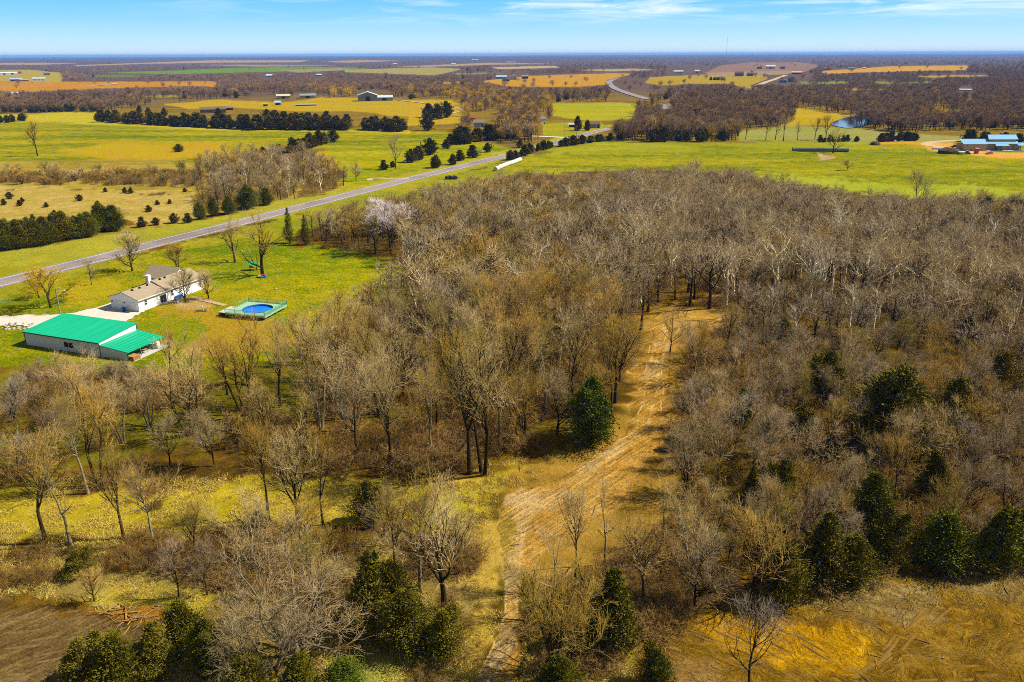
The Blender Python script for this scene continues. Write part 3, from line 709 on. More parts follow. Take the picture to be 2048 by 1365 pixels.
def berms(name, lines, mat, hh=.2, ww=.55):
    """low ridges of soil pushed up beside wheel tracks"""
    Vs, Qs, o = [], [], 0
    for ln in lines:
        P = np.array(px_flat(ln)); sg = np.hypot(*np.diff(P, axis=0).T); t_ = np.concatenate([[0], np.cumsum(sg)]); n = max(int(t_[-1] / .4), 4)
        t = np.linspace(0, t_[-1], n); X = np.interp(t, t_, P[:, 0]); Y = np.interp(t, t_, P[:, 1])
        for _ in range(30): X[1:-1] = (X[:-2] + 2 * X[1:-1] + X[2:]) / 4; Y[1:-1] = (Y[:-2] + 2 * Y[1:-1] + Y[2:]) / 4
        X = X + .22 * (vnoise(t / 1.5, t * 0 + o, 3) - .5); tx = np.gradient(X); ty = np.gradient(Y); L = np.hypot(tx, ty); nx, ny = ty / L, -tx / L
        hgt_ = hh * (.25 + 1.1 * vnoise(t / 1.1, t * 0 + o * .37, 8)) * np.minimum(1, np.minimum(t, t[-1] - t) / 1.5)
        rows = []
        for k, f in ((-1, -.25), (-.45, .7), (0, 1), (.45, .6), (1, -.25)):
            x = X + nx * k * ww / 2; y = Y + ny * k * ww / 2; rows.append(np.stack([x, y, hgt(x, y) + hgt_ * f - .02], -1))
        G = np.stack(rows, 1); idx = np.arange(n * 5).reshape(n, 5) + o
        Vs.append(G.reshape(-1, 3)); Qs.append(np.stack([idx[:-1, :-1], idx[:-1, 1:], idx[1:, 1:], idx[1:, :-1]], -1)[:, :, ::-1].reshape(-1, 4)); o += n * 5
    return tag(link(name, mk_mesh(name, np.concatenate(Vs), quads=np.concatenate(Qs), mat=mat)), kind='structure')
M['clod'] = surface_mat('soil_clods', S(160, 118, 32), S(104, 78, 22), 2.5, 0.2, bump=.6, c3=S(150, 116, 50))
M['clod_grey'] = surface_mat('grey_soil_clods', S(150, 122, 74), S(110, 88, 48), 2.5, 0.2, bump=.6)
M['clod_tan'] = surface_mat('tan_soil_clods', S(232, 186, 100), S(196, 146, 62), 2.5, 0.2, bump=.6)
def broken(line, lo=.12, hi=.34, gap=.10, jit=7):
    """cut a line into uneven pieces that wander"""
    P = np.array(line, float); t = np.linspace(0, 1, len(P)); out = []; q = random.uniform(0, .15)
    while q < .97:
        e = min(q + random.uniform(lo, hi), 1); u = np.linspace(q, e, 4); j = random.uniform(-jit, jit)
        out.append([(float(np.interp(w_, t, P[:, 0])) + j + random.uniform(-2, 2), float(np.interp(w_, t, P[:, 1])) + random.uniform(-2, 2)) for w_ in u]); q = e + random.uniform(.02, gap * 2)
    return out
ln = []
for k in (0, .9, 2.4, 3.1, 4.6, 6.8, 7.5): ln += broken([(1345 + 21 * k, 1262 - 5 * k), (1430 + 23 * k, 1290 - 2 * k), (1530 + 22 * k, 1330), (1640 + 20 * k, 1410)])
for k in (0, 1.7, 2.3, 4.4): ln += broken([(1700 + 14 * k, 1352 - 4 * k), (1760 + 12 * k, 1320 - 6 * k), (1800 + 12 * k, 1270 - 6 * k), (1850 + 14 * k, 1215 - 3 * k)], jit=12)
for k in (0, 1.2, 3.4, 4.1, 6.5): ln += broken([(1640, 1345 + 12 * k), (1800, 1330 + 11 * k), (1940, 1318 + 10 * k), (2090, 1298 + 10 * k)], .06, .2, .2)
berms('wheel_rut_ridges', ln, M['clod'], .15, .5)
ln = []
for k in (0, 1.1, 1.9, 3.3, 4.1, 5.7, 6.6, 8.2, 9.0): ln += broken([(-30, 1246 + 13 * k), (60, 1238 + 14 * k), (140, 1222 + 14 * k), (215 - 4 * k, 1212 + 15 * k)], jit=3)
berms('furrow_ridges', ln, M['clod_grey'], .13, .5)
ln = []
for k in (0, 2.2, 5.1): ln += broken([(1010 + 9 * k, 1052 - 3 * k), (1070 + 9 * k, 1010 - 4 * k), (1150 + 8 * k, 962 - 2 * k), (1235 + 8 * k, 905)], .1, .22, .2)
for k in (0.5, 3.6): ln += broken([(1270 + 12 * k, 840), (1284 + 11 * k, 780), (1296 + 9 * k, 720), (1304 + 8 * k, 670)], .1, .2, .2)
berms('track_ridges', ln, M['clod_tan'], .09, .4)
def pond():
    P = px_line([(1662, 250), (1672, 243), (1690, 237), (1715, 233), (1740, 236), (1748, 243), (1742, 250), (1715, 256), (1690, 257)])
    zz = float(np.mean([hgt(x, y) for x, y in P])) + 0.45
    import bmesh
    m, nt, nl, b = newmat('pond_water', 0.08, 0.6)
    b.inputs['Base Color'].default_value = (0.012, 0.035, 0.08, 1)
    geo = nt.new('ShaderNodeNewGeometry'); n = noise(nt, nl, 0.8, 3, 0.6, geo.outputs['Position'])
    bp = nt.new('ShaderNodeBump'); bp.inputs['Strength'].default_value = 0.25; nl.new(n.outputs[0], bp.inputs['Height']); nl.new(bp.outputs[0], b.inputs['Normal'])
    bm = bmesh.new(); vs = []
    n_ = len(P)
    for i in range(n_):
        for k in range(6):
            t = k / 6; p0, p1, p2, p3 = (P[(i + j) % n_] for j in (-1, 0, 1, 2))
            q = [0.5 * (2 * p1[c] + (p2[c] - p0[c]) * t + (2 * p0[c] - 5 * p1[c] + 4 * p2[c] - p3[c]) * t * t + (-p0[c] + 3 * p1[c] - 3 * p2[c] + p3[c]) * t ** 3) for c in (0, 1)]
            vs.append(bm.verts.new((q[0], q[1], zz)))
    f = bm.faces.new(vs); bm.normal_update()
    if f.normal.z < 0: f.normal_flip()
    me = bpy.data.meshes.new('pond'); bm.to_mesh(me); bm.free(); me.materials.append(m)
    tag(link('pond', me), kind='structure')
pond()

# ------------------------------------------------------------------ trees
def unit(v): return v / (np.linalg.norm(v, axis=-1, keepdims=True) + 1e-9)
def grow(P, Rr, g, nch, tmin, tmax, ang, angsd, length, npts, wander, up, rratio, tip, droop=0.0, lfall=0.55):
    """children along every parent line; nch may be a mean"""
    m, n, _ = P.shape
    cnt = np.maximum(1, g.poisson(nch, m)) if nch > 3 else np.full(m, int(nch))
    idx = np.repeat(np.arange(m), cnt); N = len(idx)
    order = np.concatenate([np.arange(c) for c in cnt]); tot = np.repeat(cnt, cnt)
    t = tmin + (tmax - tmin) * (order + g.random(N)) / tot
    f = t * (n - 1); i0 = np.minimum(f.astype(int), n - 2); u = (f - i0)[:, None]
    base = P[idx, i0] * (1 - u) + P[idx, i0 + 1] * u
    pr = Rr[idx, i0] * (1 - u[:, 0]) + Rr[idx, i0 + 1] * u[:, 0]
    tan = unit(P[idx, i0 + 1] - P[idx, i0])
    rnd = g.normal(size=(N, 3)); perp = unit(rnd - (rnd * tan).sum(-1, keepdims=True) * tan)
    a = R(ang) + g.normal(size=N) * R(angsd)
    d = unit(tan * np.cos(a)[:, None] + perp * np.sin(a)[:, None])
    L = (length if np.isscalar(length) else length[idx]) * (1 - lfall * (t - tmin) / max(tmax - tmin, 1e-6)) * g.uniform(0.7, 1.25, N)
    pts = [base]; cur = base
    for k in range(npts - 1):
        d = unit(d + g.normal(size=(N, 3)) * wander + np.array([0, 0, up - droop * (k + 1) / npts]))
        cur = cur + d * (L / (npts - 1))[:, None]; pts.append(cur)
    r0 = np.minimum(pr * rratio, pr)
    fall = np.linspace(1, tip, npts)
    return np.stack(pts, 1), np.maximum(r0[:, None] * fall[None], 0.004)
def tubes(P, Rr, k):
    m, n, _ = P.shape
    t = unit(P[:, -1] - P[:, 0]); ref = np.where(np.abs(t[:, 2:3]) > 0.9, np.array([[1.0, 0, 0]]), np.array([[0, 0, 1.0]]))
    a = unit(np.cross(t, ref)); b = np.cross(t, a)
    th = np.arange(k) * 2 * math.pi / k
    ring = a[:, None, :] * np.cos(th)[None, :, None] + b[:, None, :] * np.sin(th)[None, :, None]
    V = P[:, :, None, :] + ring[:, None] * Rr[:, :, None, None]
    base = (np.arange(m) * n * k)[:, None, None]
    i = np.arange(n - 1)[None, :, None] * k; j = np.arange(k)[None, None, :]; j2 = (j + 1) % k
    Q = np.stack(np.broadcast_arrays(base + i + j, base + i + j2, base + i + k + j2, base + i + k + j), -1)
    return V.reshape(-1, 3), Q.reshape(-1, 4)
def join_parts(L):
    V = []; Q = []; o = 0
    for v, q in L: V.append(v); Q.append(q + o); o += len(v)
    return np.concatenate(V), np.concatenate(Q)
def bare_tree_meshes(name, seed, H=16.0, r0=0.28, stems=1, clear=0.35, spread=32, limb=0.5, n=(8, 8, 5, 4), twig=0.012, bark='bark', leaf='twig',
                     crook=0.10, up=0.10, droop=0.0, lean=0.0, twl=0.075, sidel=1.0, a2=36, flat_=1.0):
    g = np.random.default_rng(seed)
    P0 = []; R0 = []
    for s in range(stems):
        npt = 9
        if stems == 1:
            d = np.array([lean, 0, 1.0]); p = np.zeros(3)
        else:
            az = 2 * math.pi * (s + g.random() * 0.5) / stems; k = math.tan(R(spread * 0.5))
            d = np.array([math.cos(az) * k, math.sin(az) * k, 1.0]); p = np.array([math.cos(az) * r0, math.sin(az) * r0, 0])
        Ls = H * (0.84 if stems == 1 else g.uniform(0.62, 0.84)); pts = [p.copy() - np.array([0, 0, 0.3])]
        d = d / np.linalg.norm(d)
        for k in range(npt - 1):
            d = unit(d + g.normal(size=3) * crook * (0.3 if k < 3 else 0.9) + np.array([0, 0, up])); p = p + d * Ls / (npt - 1); pts.append(p.copy())
        P0.append(pts); R0.append(np.concatenate([[1.35], np.linspace(1.0, 0.12, npt - 1)]) * r0 * (1 if stems == 1 else 0.7))
    P0 = np.array(P0); R0 = np.array(R0)
    def rfit(Rr, lo, hi): return np.clip(Rr, lo, hi)
    P1, R1 = grow(P0, R0, g, n[0] / (1 if stems == 1 else 1.5), clear, 0.97, spread * 1.25, 9, H * limb * (1 if stems == 1 else 0.72) * sidel, 9, crook * 1.1, up * 1.1, 0.68, 0.2, droop * 0.4, 0.62)
    L1 = np.linalg.norm(P1[:, -1] - P1[:, 0], axis=-1)
    P2, R2 = grow(P1, R1, g, n[1], 0.12, 0.98, a2, 10, L1 * 0.62 + 0.5, 7, crook * 1.3, up * 0.9, 0.62, 0.28, droop, 0.5)
    P2b, R2b = grow(P0, R0, g, n[1], max(clear, 0.4), 1.0, a2 + 8, 12, H * 0.2, 7, crook * 1.3, up * 0.8, 0.35, 0.25, droop, 0.4)
    P2 = np.concatenate([P2, P2b]); R2 = rfit(np.concatenate([R2, R2b]), twig * 1.4, 0.11)
    L2 = np.linalg.norm(P2[:, -1] - P2[:, 0], axis=-1)
    P3, R3 = grow(P2, R2, g, n[2], 0.08, 1.0, 34, 12, L2 * 0.55 + 0.35, 5, crook * 1.5, up * 0.9, 0.6, 0.5, droop, 0.35)
    R3 = rfit(R3, twig * 0.9, 0.035)
    P4, R4 = grow(P3, R3, g, n[3], 0.05, 1.0, 32, 12, H * twl, 3, crook * 1.8, up * 0.9, 0.7, 0.6, droop * 1.6, 0.2)
    R4 = rfit(R4, twig * 0.55, twig * 0.85)
    V, Q = join_parts([tubes(P0, R0, 8), tubes(P1, np.maximum(R1, 0.03), 6), tubes(P2, R2, 4)])
    tr = mk_mesh(name + '_trunk', V, quads=Q, mat=M[bark], smoothed=True)
    V, Q = join_parts([tubes(P3, R3, 3), tubes(P4, R4, 3)])
    cr = mk_mesh(name + '_crown', V, quads=Q, mat=M[leaf])
    return tr, cr
def far_tree_meshes(name, seed, H=13.0, W=9.0, blades=420, mat='twig_far'):
    g = np.random.default_rng(seed)
    c = g.normal(size=(blades, 3)); c = unit(c) * (g.random((blades, 1)) ** 0.45)
    lob = 1 + 0.25 * np.sin(c[:, :1] * 5 + seed) * np.cos(c[:, 1:2] * 4)
    p = c * np.array([W / 2, W / 2, H * 0.36]) * lob + np.array([0, 0, H * 0.6])
    d = unit(c * np.array([1, 1, 0.6]) + np.array([0, 0, 0.75]) + g.normal(size=(blades, 3)) * 0.35)
    L = g.uniform(1.2, 2.8, (blades, 1)) * H / 13
    s = unit(np.cross(d, g.normal(size=(blades, 3)))) * g.uniform(0.05, 0.11, (blades, 1))
    V = np.stack([p - d * L / 2 - s, p - d * L / 2 + s, p + d * L / 2 + s * 0.6, p + d * L / 2 - s * 0.6], 1).reshape(-1, 3)
    Q = np.arange(blades * 4).reshape(-1, 4)
    cr = mk_mesh(name + '_crown', V, quads=Q, mat=M[mat])
    P0 = np.array([[[0, 0, -0.5], [0.1, 0, H * 0.35], [0.2, 0.1, H * 0.8]]]); R0 = np.array([[0.3, 0.2, 0.06]])
    P1, R1 = grow(P0, R0, g, 6, 0.35, 0.95, 38, 8, H * 0.36, 3, 0.15, 0.1, 0.6, 0.2)
    Vt, Qt = join_parts([tubes(P0, R0, 4), tubes(P1, R1, 3)])
    return mk_mesh(name + '_trunk', Vt, quads=Qt, mat=M['bark']), cr
def cedar_meshes(name, seed, H=8.0, W=4.4, boughs=200, per=90, leafl=0.28, leafw=0.06, mat='cedar', round_=0.75, trunk='bark'):
    g = np.random.default_rng(seed)
    hh = (np.arange(boughs) + g.random(boughs)) / boughs
    hh = 0.04 + 0.96 * hh ** 1.15
    az = np.arange(boughs) * 2.399963 + g.normal(size=boughs) * 0.3
    prof = np.minimum(1, ((1 - hh) / (1 - 0.22)) ** round_) * smooth(-0.1, 0.2, hh) + 0.03
    side = 1 + 0.22 * np.sin(az * 2 + seed) + 0.2 * np.sin(az * 3 + hh * 11 + seed) + 0.16 * np.sin(az * 5 - hh * 17)
    rad = W / 2 * prof * side * g.uniform(0.6, 1.25, boughs)
    ld = g.normal(size=(3, 2)) * W * 0.13; pk = g.integers(0, 3, boughs); hk = np.array([1.0, g.uniform(.7, .95), g.uniform(.6, .85)])[pk]
    base = np.stack([ld[pk, 0] * hh * (pk > 0), ld[pk, 1] * hh * (pk > 0), hh * H * 0.95 * hk], -1)
    rise = g.uniform(0.1, 1.0, boughs)
    d = unit(np.stack([np.cos(az), np.sin(az), rise], -1))
    t = (0.35 + 0.70 * g.random((boughs, per)) ** 0.7)
    q = base[:, None] + d[:, None] * (rad[:, None] * t)[..., None]
    sprd = (0.10 + 0.14 * W / 4.4) * (1.25 - t[..., None] * 0.6) * np.sqrt(rad[:, None, None] + 0.3)
    q = q + g.normal(size=q.shape) * sprd * 1.25
    dd = unit(d[:, None] * 0.9 + g.normal(size=q.shape) * 0.5 + np.array([0, 0, 0.35]))
    L = g.uniform(0.6, 1.3, (boughs, per, 1)) * leafl
    s = unit(np.cross(dd, g.normal(size=q.shape))) * leafw * g.uniform(0.6, 1.3, (boughs, per, 1))
    V = np.stack([q - s * 0.7, q + s * 0.7, q + dd * L * 0.6 + s, q + dd * L - s * 0.2], 2).reshape(-1, 3)
    V[:, 2] = np.maximum(V[:, 2], 0.05)
    cr = mk_mesh(name + '_crown', V, quads=np.arange(len(V)).reshape(-1, 4), mat=M[mat])
    P0 = np.array([[[0, 0, -0.3], [0.03, 0, H * 0.3], [0, 0.04, H * 0.65], [0, 0, H * 0.96]]]); R0 = np.array([[0.03, 0.022, 0.014, 0.003]]) * H * 0.62
    P1 = np.stack([base, base + d * rad[:, None] * 0.8], 1)[::2]; R1 = np.tile(np.array([[0.03, 0.01]]) * H / 8, (len(P1), 1))
    Vt, Qt = join_parts([tubes(P0, R0, 6), tubes(P1, R1, 3)])
    return mk_mesh(name + '_trunk', Vt, quads=Qt, mat=M[trunk]), cr
def brush_mesh(name, seed, H=1.8, W=2.2, stems=16, mat='brush', twig=0.018, n1=5, n2=5):
    g = np.random.default_rng(seed)
    az = g.random(stems) * 6.283; rr = g.random(stems) ** 0.5 * W * 0.3
    b = np.stack([np.cos(az) * rr, np.sin(az) * rr, np.full(stems, -0.1)], -1)
    d = unit(np.stack([np.cos(az) * 0.6, np.sin(az) * 0.6, np.ones(stems)], -1) + g.normal(size=(stems, 3)) * 0.3)
    pts = [b]; c = b
    for k in range(4):
        d = unit(d + g.normal(size=(stems, 3)) * 0.25); c = c + d * H / 4 * g.uniform(0.6, 1.1, (stems, 1)); pts.append(c)
    P0 = np.stack(pts, 1); R0 = np.tile(np.linspace(1.5, 0.7, 5) * twig, (stems, 1))
    P1, R1 = grow(P0, R0, g, n1, 0.15, 1, 45, 15, H * 0.42, 4, 0.3, 0.05, 0.8, 0.6)
    P2, R2 = grow(P1, R1, g, n2, 0.1, 1, 45, 15, H * 0.24, 3, 0.35, 0.02, 0.9, 0.6)
    R2 = np.maximum(R2, twig * 0.5)
    V, Q = join_parts([tubes(P0, R0, 3), tubes(P1, R1, 3), tubes(P2, R2, 3)])
    return mk_mesh(name, V, quads=Q, mat=M[mat])
def tuft_mesh(name, seed, n=60, H=0.5, W=0.7, mat='straw'):
    g = np.random.default_rng(seed)
    p = np.concatenate([g.normal(size=(n, 2)) * W * 0.4, np.zeros((n, 1))], 1)
    d = unit(np.concatenate([g.normal(size=(n, 2)) * 0.45, np.ones((n, 1))], 1)); L = g.uniform(0.5, 1.1, (n, 1)) * H
    s = unit(np.cross(d, g.normal(size=(n, 3)))) * 0.015
    mid = p + d * L * 0.6; end = p + d * L + g.normal(size=(n, 3)) * 0.12 * np.array([1, 1, 0.2])
    V = np.stack([p - s, p + s, mid + s, mid - s, end], 1).reshape(-1, 3)
    i = np.arange(n)[:, None] * 5
    return mk_mesh(name, V, quads=i + np.array([[0, 1, 2, 3]]), tris=i + np.array([[3, 2, 4]]), mat=M[mat])

T = {}
T['tall'] = [bare_tree_meshes('tall', 100 + i, H=16, clear=c, spread=sp, crook=ck, n=(9, 7, 4, 3), bark='bark_grey' if i in (1, 3) else 'bark') for i, (c, sp, ck) in enumerate(((0.40, 30, .09), (0.48, 34, .12), (0.34, 26, .10), (0.44, 36, .13), (0.52, 30, .08)))]
T['forked'] = [bare_tree_meshes('forked', 120 + i, H=16, r0=0.26, stems=s, clear=0.28, spread=sp, n=(9, 6, 4, 3), crook=.11, bark='bark_grey' if i == 1 else 'bark') for i, (s, sp) in enumerate(((2, 26), (3, 30), (4, 36)))]
T['fan'] = [bare_tree_meshes('fan', 140 + i, H=13, r0=0.2, clear=0.24, spread=34, limb=0.55, n=(13, 8, 4, 3), crook=.07, up=.12) for i in range(2)]
T['spread'] = [bare_tree_meshes('spread', 150 + i, H=15, r0=0.36, clear=0.14, spread=44, limb=0.62, n=(13, 8, 4, 4), crook=.11, up=0.10) for i in range(2)]
T['sycamore'] = [bare_tree_meshes('sycamore', 160 + i, H=18, r0=0.42, stems=1 + i % 2, clear=0.3, spread=34, limb=0.5, n=(8, 6, 4, 3), crook=.16, bark='bark_pale', leaf='twig_pale') for i in range(3)]
T['willow'] = [bare_tree_meshes('willow', 170, H=10, r0=0.2, stems=1, clear=0.16, spread=40, limb=0.6, n=(14, 8, 6, 5), leaf='twig_gold', twig=0.016, droop=0.35, crook=.08)]
T['silver'] = [bare_tree_meshes('silver', 175, H=15, r0=0.3, clear=0.2, spread=42, limb=0.6, n=(13, 8, 6, 5), leaf='twig_silver', twig=0.018)]
T['grey'] = [bare_tree_meshes('grey', 180 + i, H=13, r0=0.18, clear=0.18, spread=38, limb=0.52, n=(10, 8, 4, 3), leaf='twig_grey', crook=.12) for i in range(3)]
T['orchard'] = [bare_tree_meshes('orchard', 190 + i, H=6, r0=0.13, stems=1 + i, clear=0.12, spread=40, limb=0.62, n=(14, 7, 4, 4), twig=0.010, crook=.10) for i in range(2)]
T['multi'] = [bare_tree_meshes('multi', 196, H=9, r0=0.15, stems=6, clear=0.15, spread=44, n=(7, 6, 4, 4)), bare_tree_meshes('multi', 197, H=11, r0=0.2, stems=5, clear=0.2, spread=60, n=(7, 6, 4, 3), leaf='twig_pale', bark='bark_grey', crook=.15)]
T['mid'] = [bare_tree_meshes('mid', 200 + i, H=15, clear=0.26, spread=36, limb=.52, n=(9, 6, 3, 2), twig=0.024, leaf=lf, twl=0.1) for i, lf in enumerate(('twig', 'twig_grey', 'twig', 'twig_grey'))]
T['mid_pale'] = [bare_tree_meshes('mid_pale', 210 + i, H=16, clear=0.28, spread=36, r0=.42, n=(8, 5, 3, 3), twig=0.024, bark='bark_pale', leaf='twig_pale', crook=.16, twl=0.1) for i in range(2)]
T['belt'] = [bare_tree_meshes('belt', 220 + i, H=14, clear=0.2, spread=40, limb=.55, n=(9, 6, 3, 3), twig=0.045, leaf='twig_far', twl=0.11) for i in range(3)]
T['far'] = [far_tree_meshes('far', 300 + i, H=13, W=8 + 1.5 * i) for i in range(3)]
T['far_gold'] = [far_tree_meshes('far_gold', 310, H=13, W=10, mat='twig_gold')]
T['cedar'] = [cedar_meshes('cedar', 400 + i, H=8, W=w, round_=r) for i, (w, r) in enumerate(((4.6, .85), (5.4, .7), (3.9, 1.0), (5.0, .8)))]
T['spruce'] = [cedar_meshes('spruce', 410, H=12, W=4.6, round_=1.0, per=50, boughs=190, mat='cedar')]
T['cedar_mid'] = [cedar_meshes('cedar_mid', 420 + i, H=8, W=5.4, boughs=80, per=26, leafl=0.8, leafw=0.24, mat='cedar_far', round_=.65) for i in range(3)]

shown = {}
def place(kind, x, y, h, rz=None, var=None, tilt=(0, 0), wide=1.0, name=None, label=None, cat='tree', group=None, z=None):
    """a tree is an empty at the foot with its trunk and its crown; copies share their meshes"""
    lst = T[kind]; v = random.randrange(len(lst)) if var is None else var % len(lst)
    tr, cr = lst[v]
    H0 = float(cr['h']) if 'h' in cr else None
    if H0 is None:
        co = np.empty(len(cr.vertices) * 3, np.float32); cr.vertices.foreach_get('co', co); H0 = float(np.percentile(co[2::3], 99.7)); cr['h'] = H0
    s = h / H0
    zz = float(hgt(x, y)) if z is None else z
    o = bpy.data.objects.new(name, None); C.objects.link(o); o.empty_display_size = 0.5
    o.location = (x, y, zz - 0.05); o.rotation_euler = (tilt[0], tilt[1], random.uniform(0, 6.28) if rz is None else rz)
    o.scale = (s * wide, s * wide, s)
    tag(o, label, cat, group)
    for nm, me in (('trunk', tr), ('crown', cr)):
        c = bpy.data.objects.new(nm, me); C.objects.link(c); c.parent = o
    return o
def height_px(bx, by, ty):
    """real height of something that stands at photo pixel (bx, by) and reaches up to row ty"""
    x, y, z = at(bx, by)
    d = math.hypot(x, y)
    X, Y, Z = dirs(bx, ty)
    t = d / math.hypot(float(X), float(Y))
    return x, y, z, CAMZ + float(Z) * t - z
taken = []     # (x, y, radius) already planted
def tree_px(kind, bx, by, ty, label, group=None, var=None, rz=None, tilt=(0, 0), wide=1.0, name='bare_tree', cat='tree', r=2.5):
    x, y, z, h = height_px(bx, by, ty)
    taken.append((x, y, r))
    return place(kind, x, y, h, rz, var, tilt, wide, name, label, cat, group)

def scatter_stuff(name, label, cat, sources, pts, rots, scales, picks):
    """what nobody could count: one object whose points each carry a copy of one of the source plants"""
    me = bpy.data.meshes.new(name)
    n = len(pts); me.vertices.add(n); me.vertices.foreach_set('co', np.asarray(pts, np.float32).ravel())
    for an, ty, arr in (('rot', 'FLOAT_VECTOR', rots), ('scl', 'FLOAT_VECTOR', scales)):
        a = me.attributes.new(an, ty, 'POINT'); a.data.foreach_set('vector', np.asarray(arr, np.float32).ravel())
    a = me.attributes.new('pick', 'INT', 'POINT'); a.data.foreach_set('value', np.asarray(picks, np.int32))
    o = link(name, me); tag(o, label, cat, kind='stuff')
    ng = bpy.data.node_groups.new(name, 'GeometryNodeTree')
    ng.interface.new_socket('Geometry', in_out='INPUT', socket_type='NodeSocketGeometry')
    ng.interface.new_socket('Geometry', in_out='OUTPUT', socket_type='NodeSocketGeometry')
    N, L = ng.nodes, ng.links
    gi = N.new('NodeGroupInput'); go = N.new('NodeGroupOutput')
    iop = N.new('GeometryNodeInstanceOnPoints'); jn = N.new('GeometryNodeJoinGeometry')
    for src in reversed(sources):
        j2 = N.new('GeometryNodeJoinGeometry')
        for so in src:
            oi = N.new('GeometryNodeObjectInfo'); oi.transform_space = 'ORIGINAL'; oi.inputs['Object'].default_value = so
            L.new(oi.outputs['Geometry'], j2.inputs[0])
        gt = N.new('GeometryNodeGeometryToInstance'); L.new(j2.outputs[0], gt.inputs[0]); L.new(gt.outputs[0], jn.inputs[0])
    def attr(nm, dt):
        q = N.new('GeometryNodeInputNamedAttribute'); q.data_type = dt; q.inputs['Name'].default_value = nm
        return q.outputs[0]
    L.new(gi.outputs[0], iop.inputs['Points']); L.new(jn.outputs[0], iop.inputs['Instance'])
    iop.inputs['Pick Instance'].default_value = True
    L.new(attr('pick', 'INT'), iop.inputs['Instance Index'])
    L.new(attr('rot', 'FLOAT_VECTOR'), iop.inputs['Rotation']); L.new(attr('scl', 'FLOAT_VECTOR'), iop.inputs['Scale'])
    L.new(iop.outputs[0], go.inputs[0])
    md = o.modifiers.new('scatter', 'NODES'); md.node_group = ng
    return o

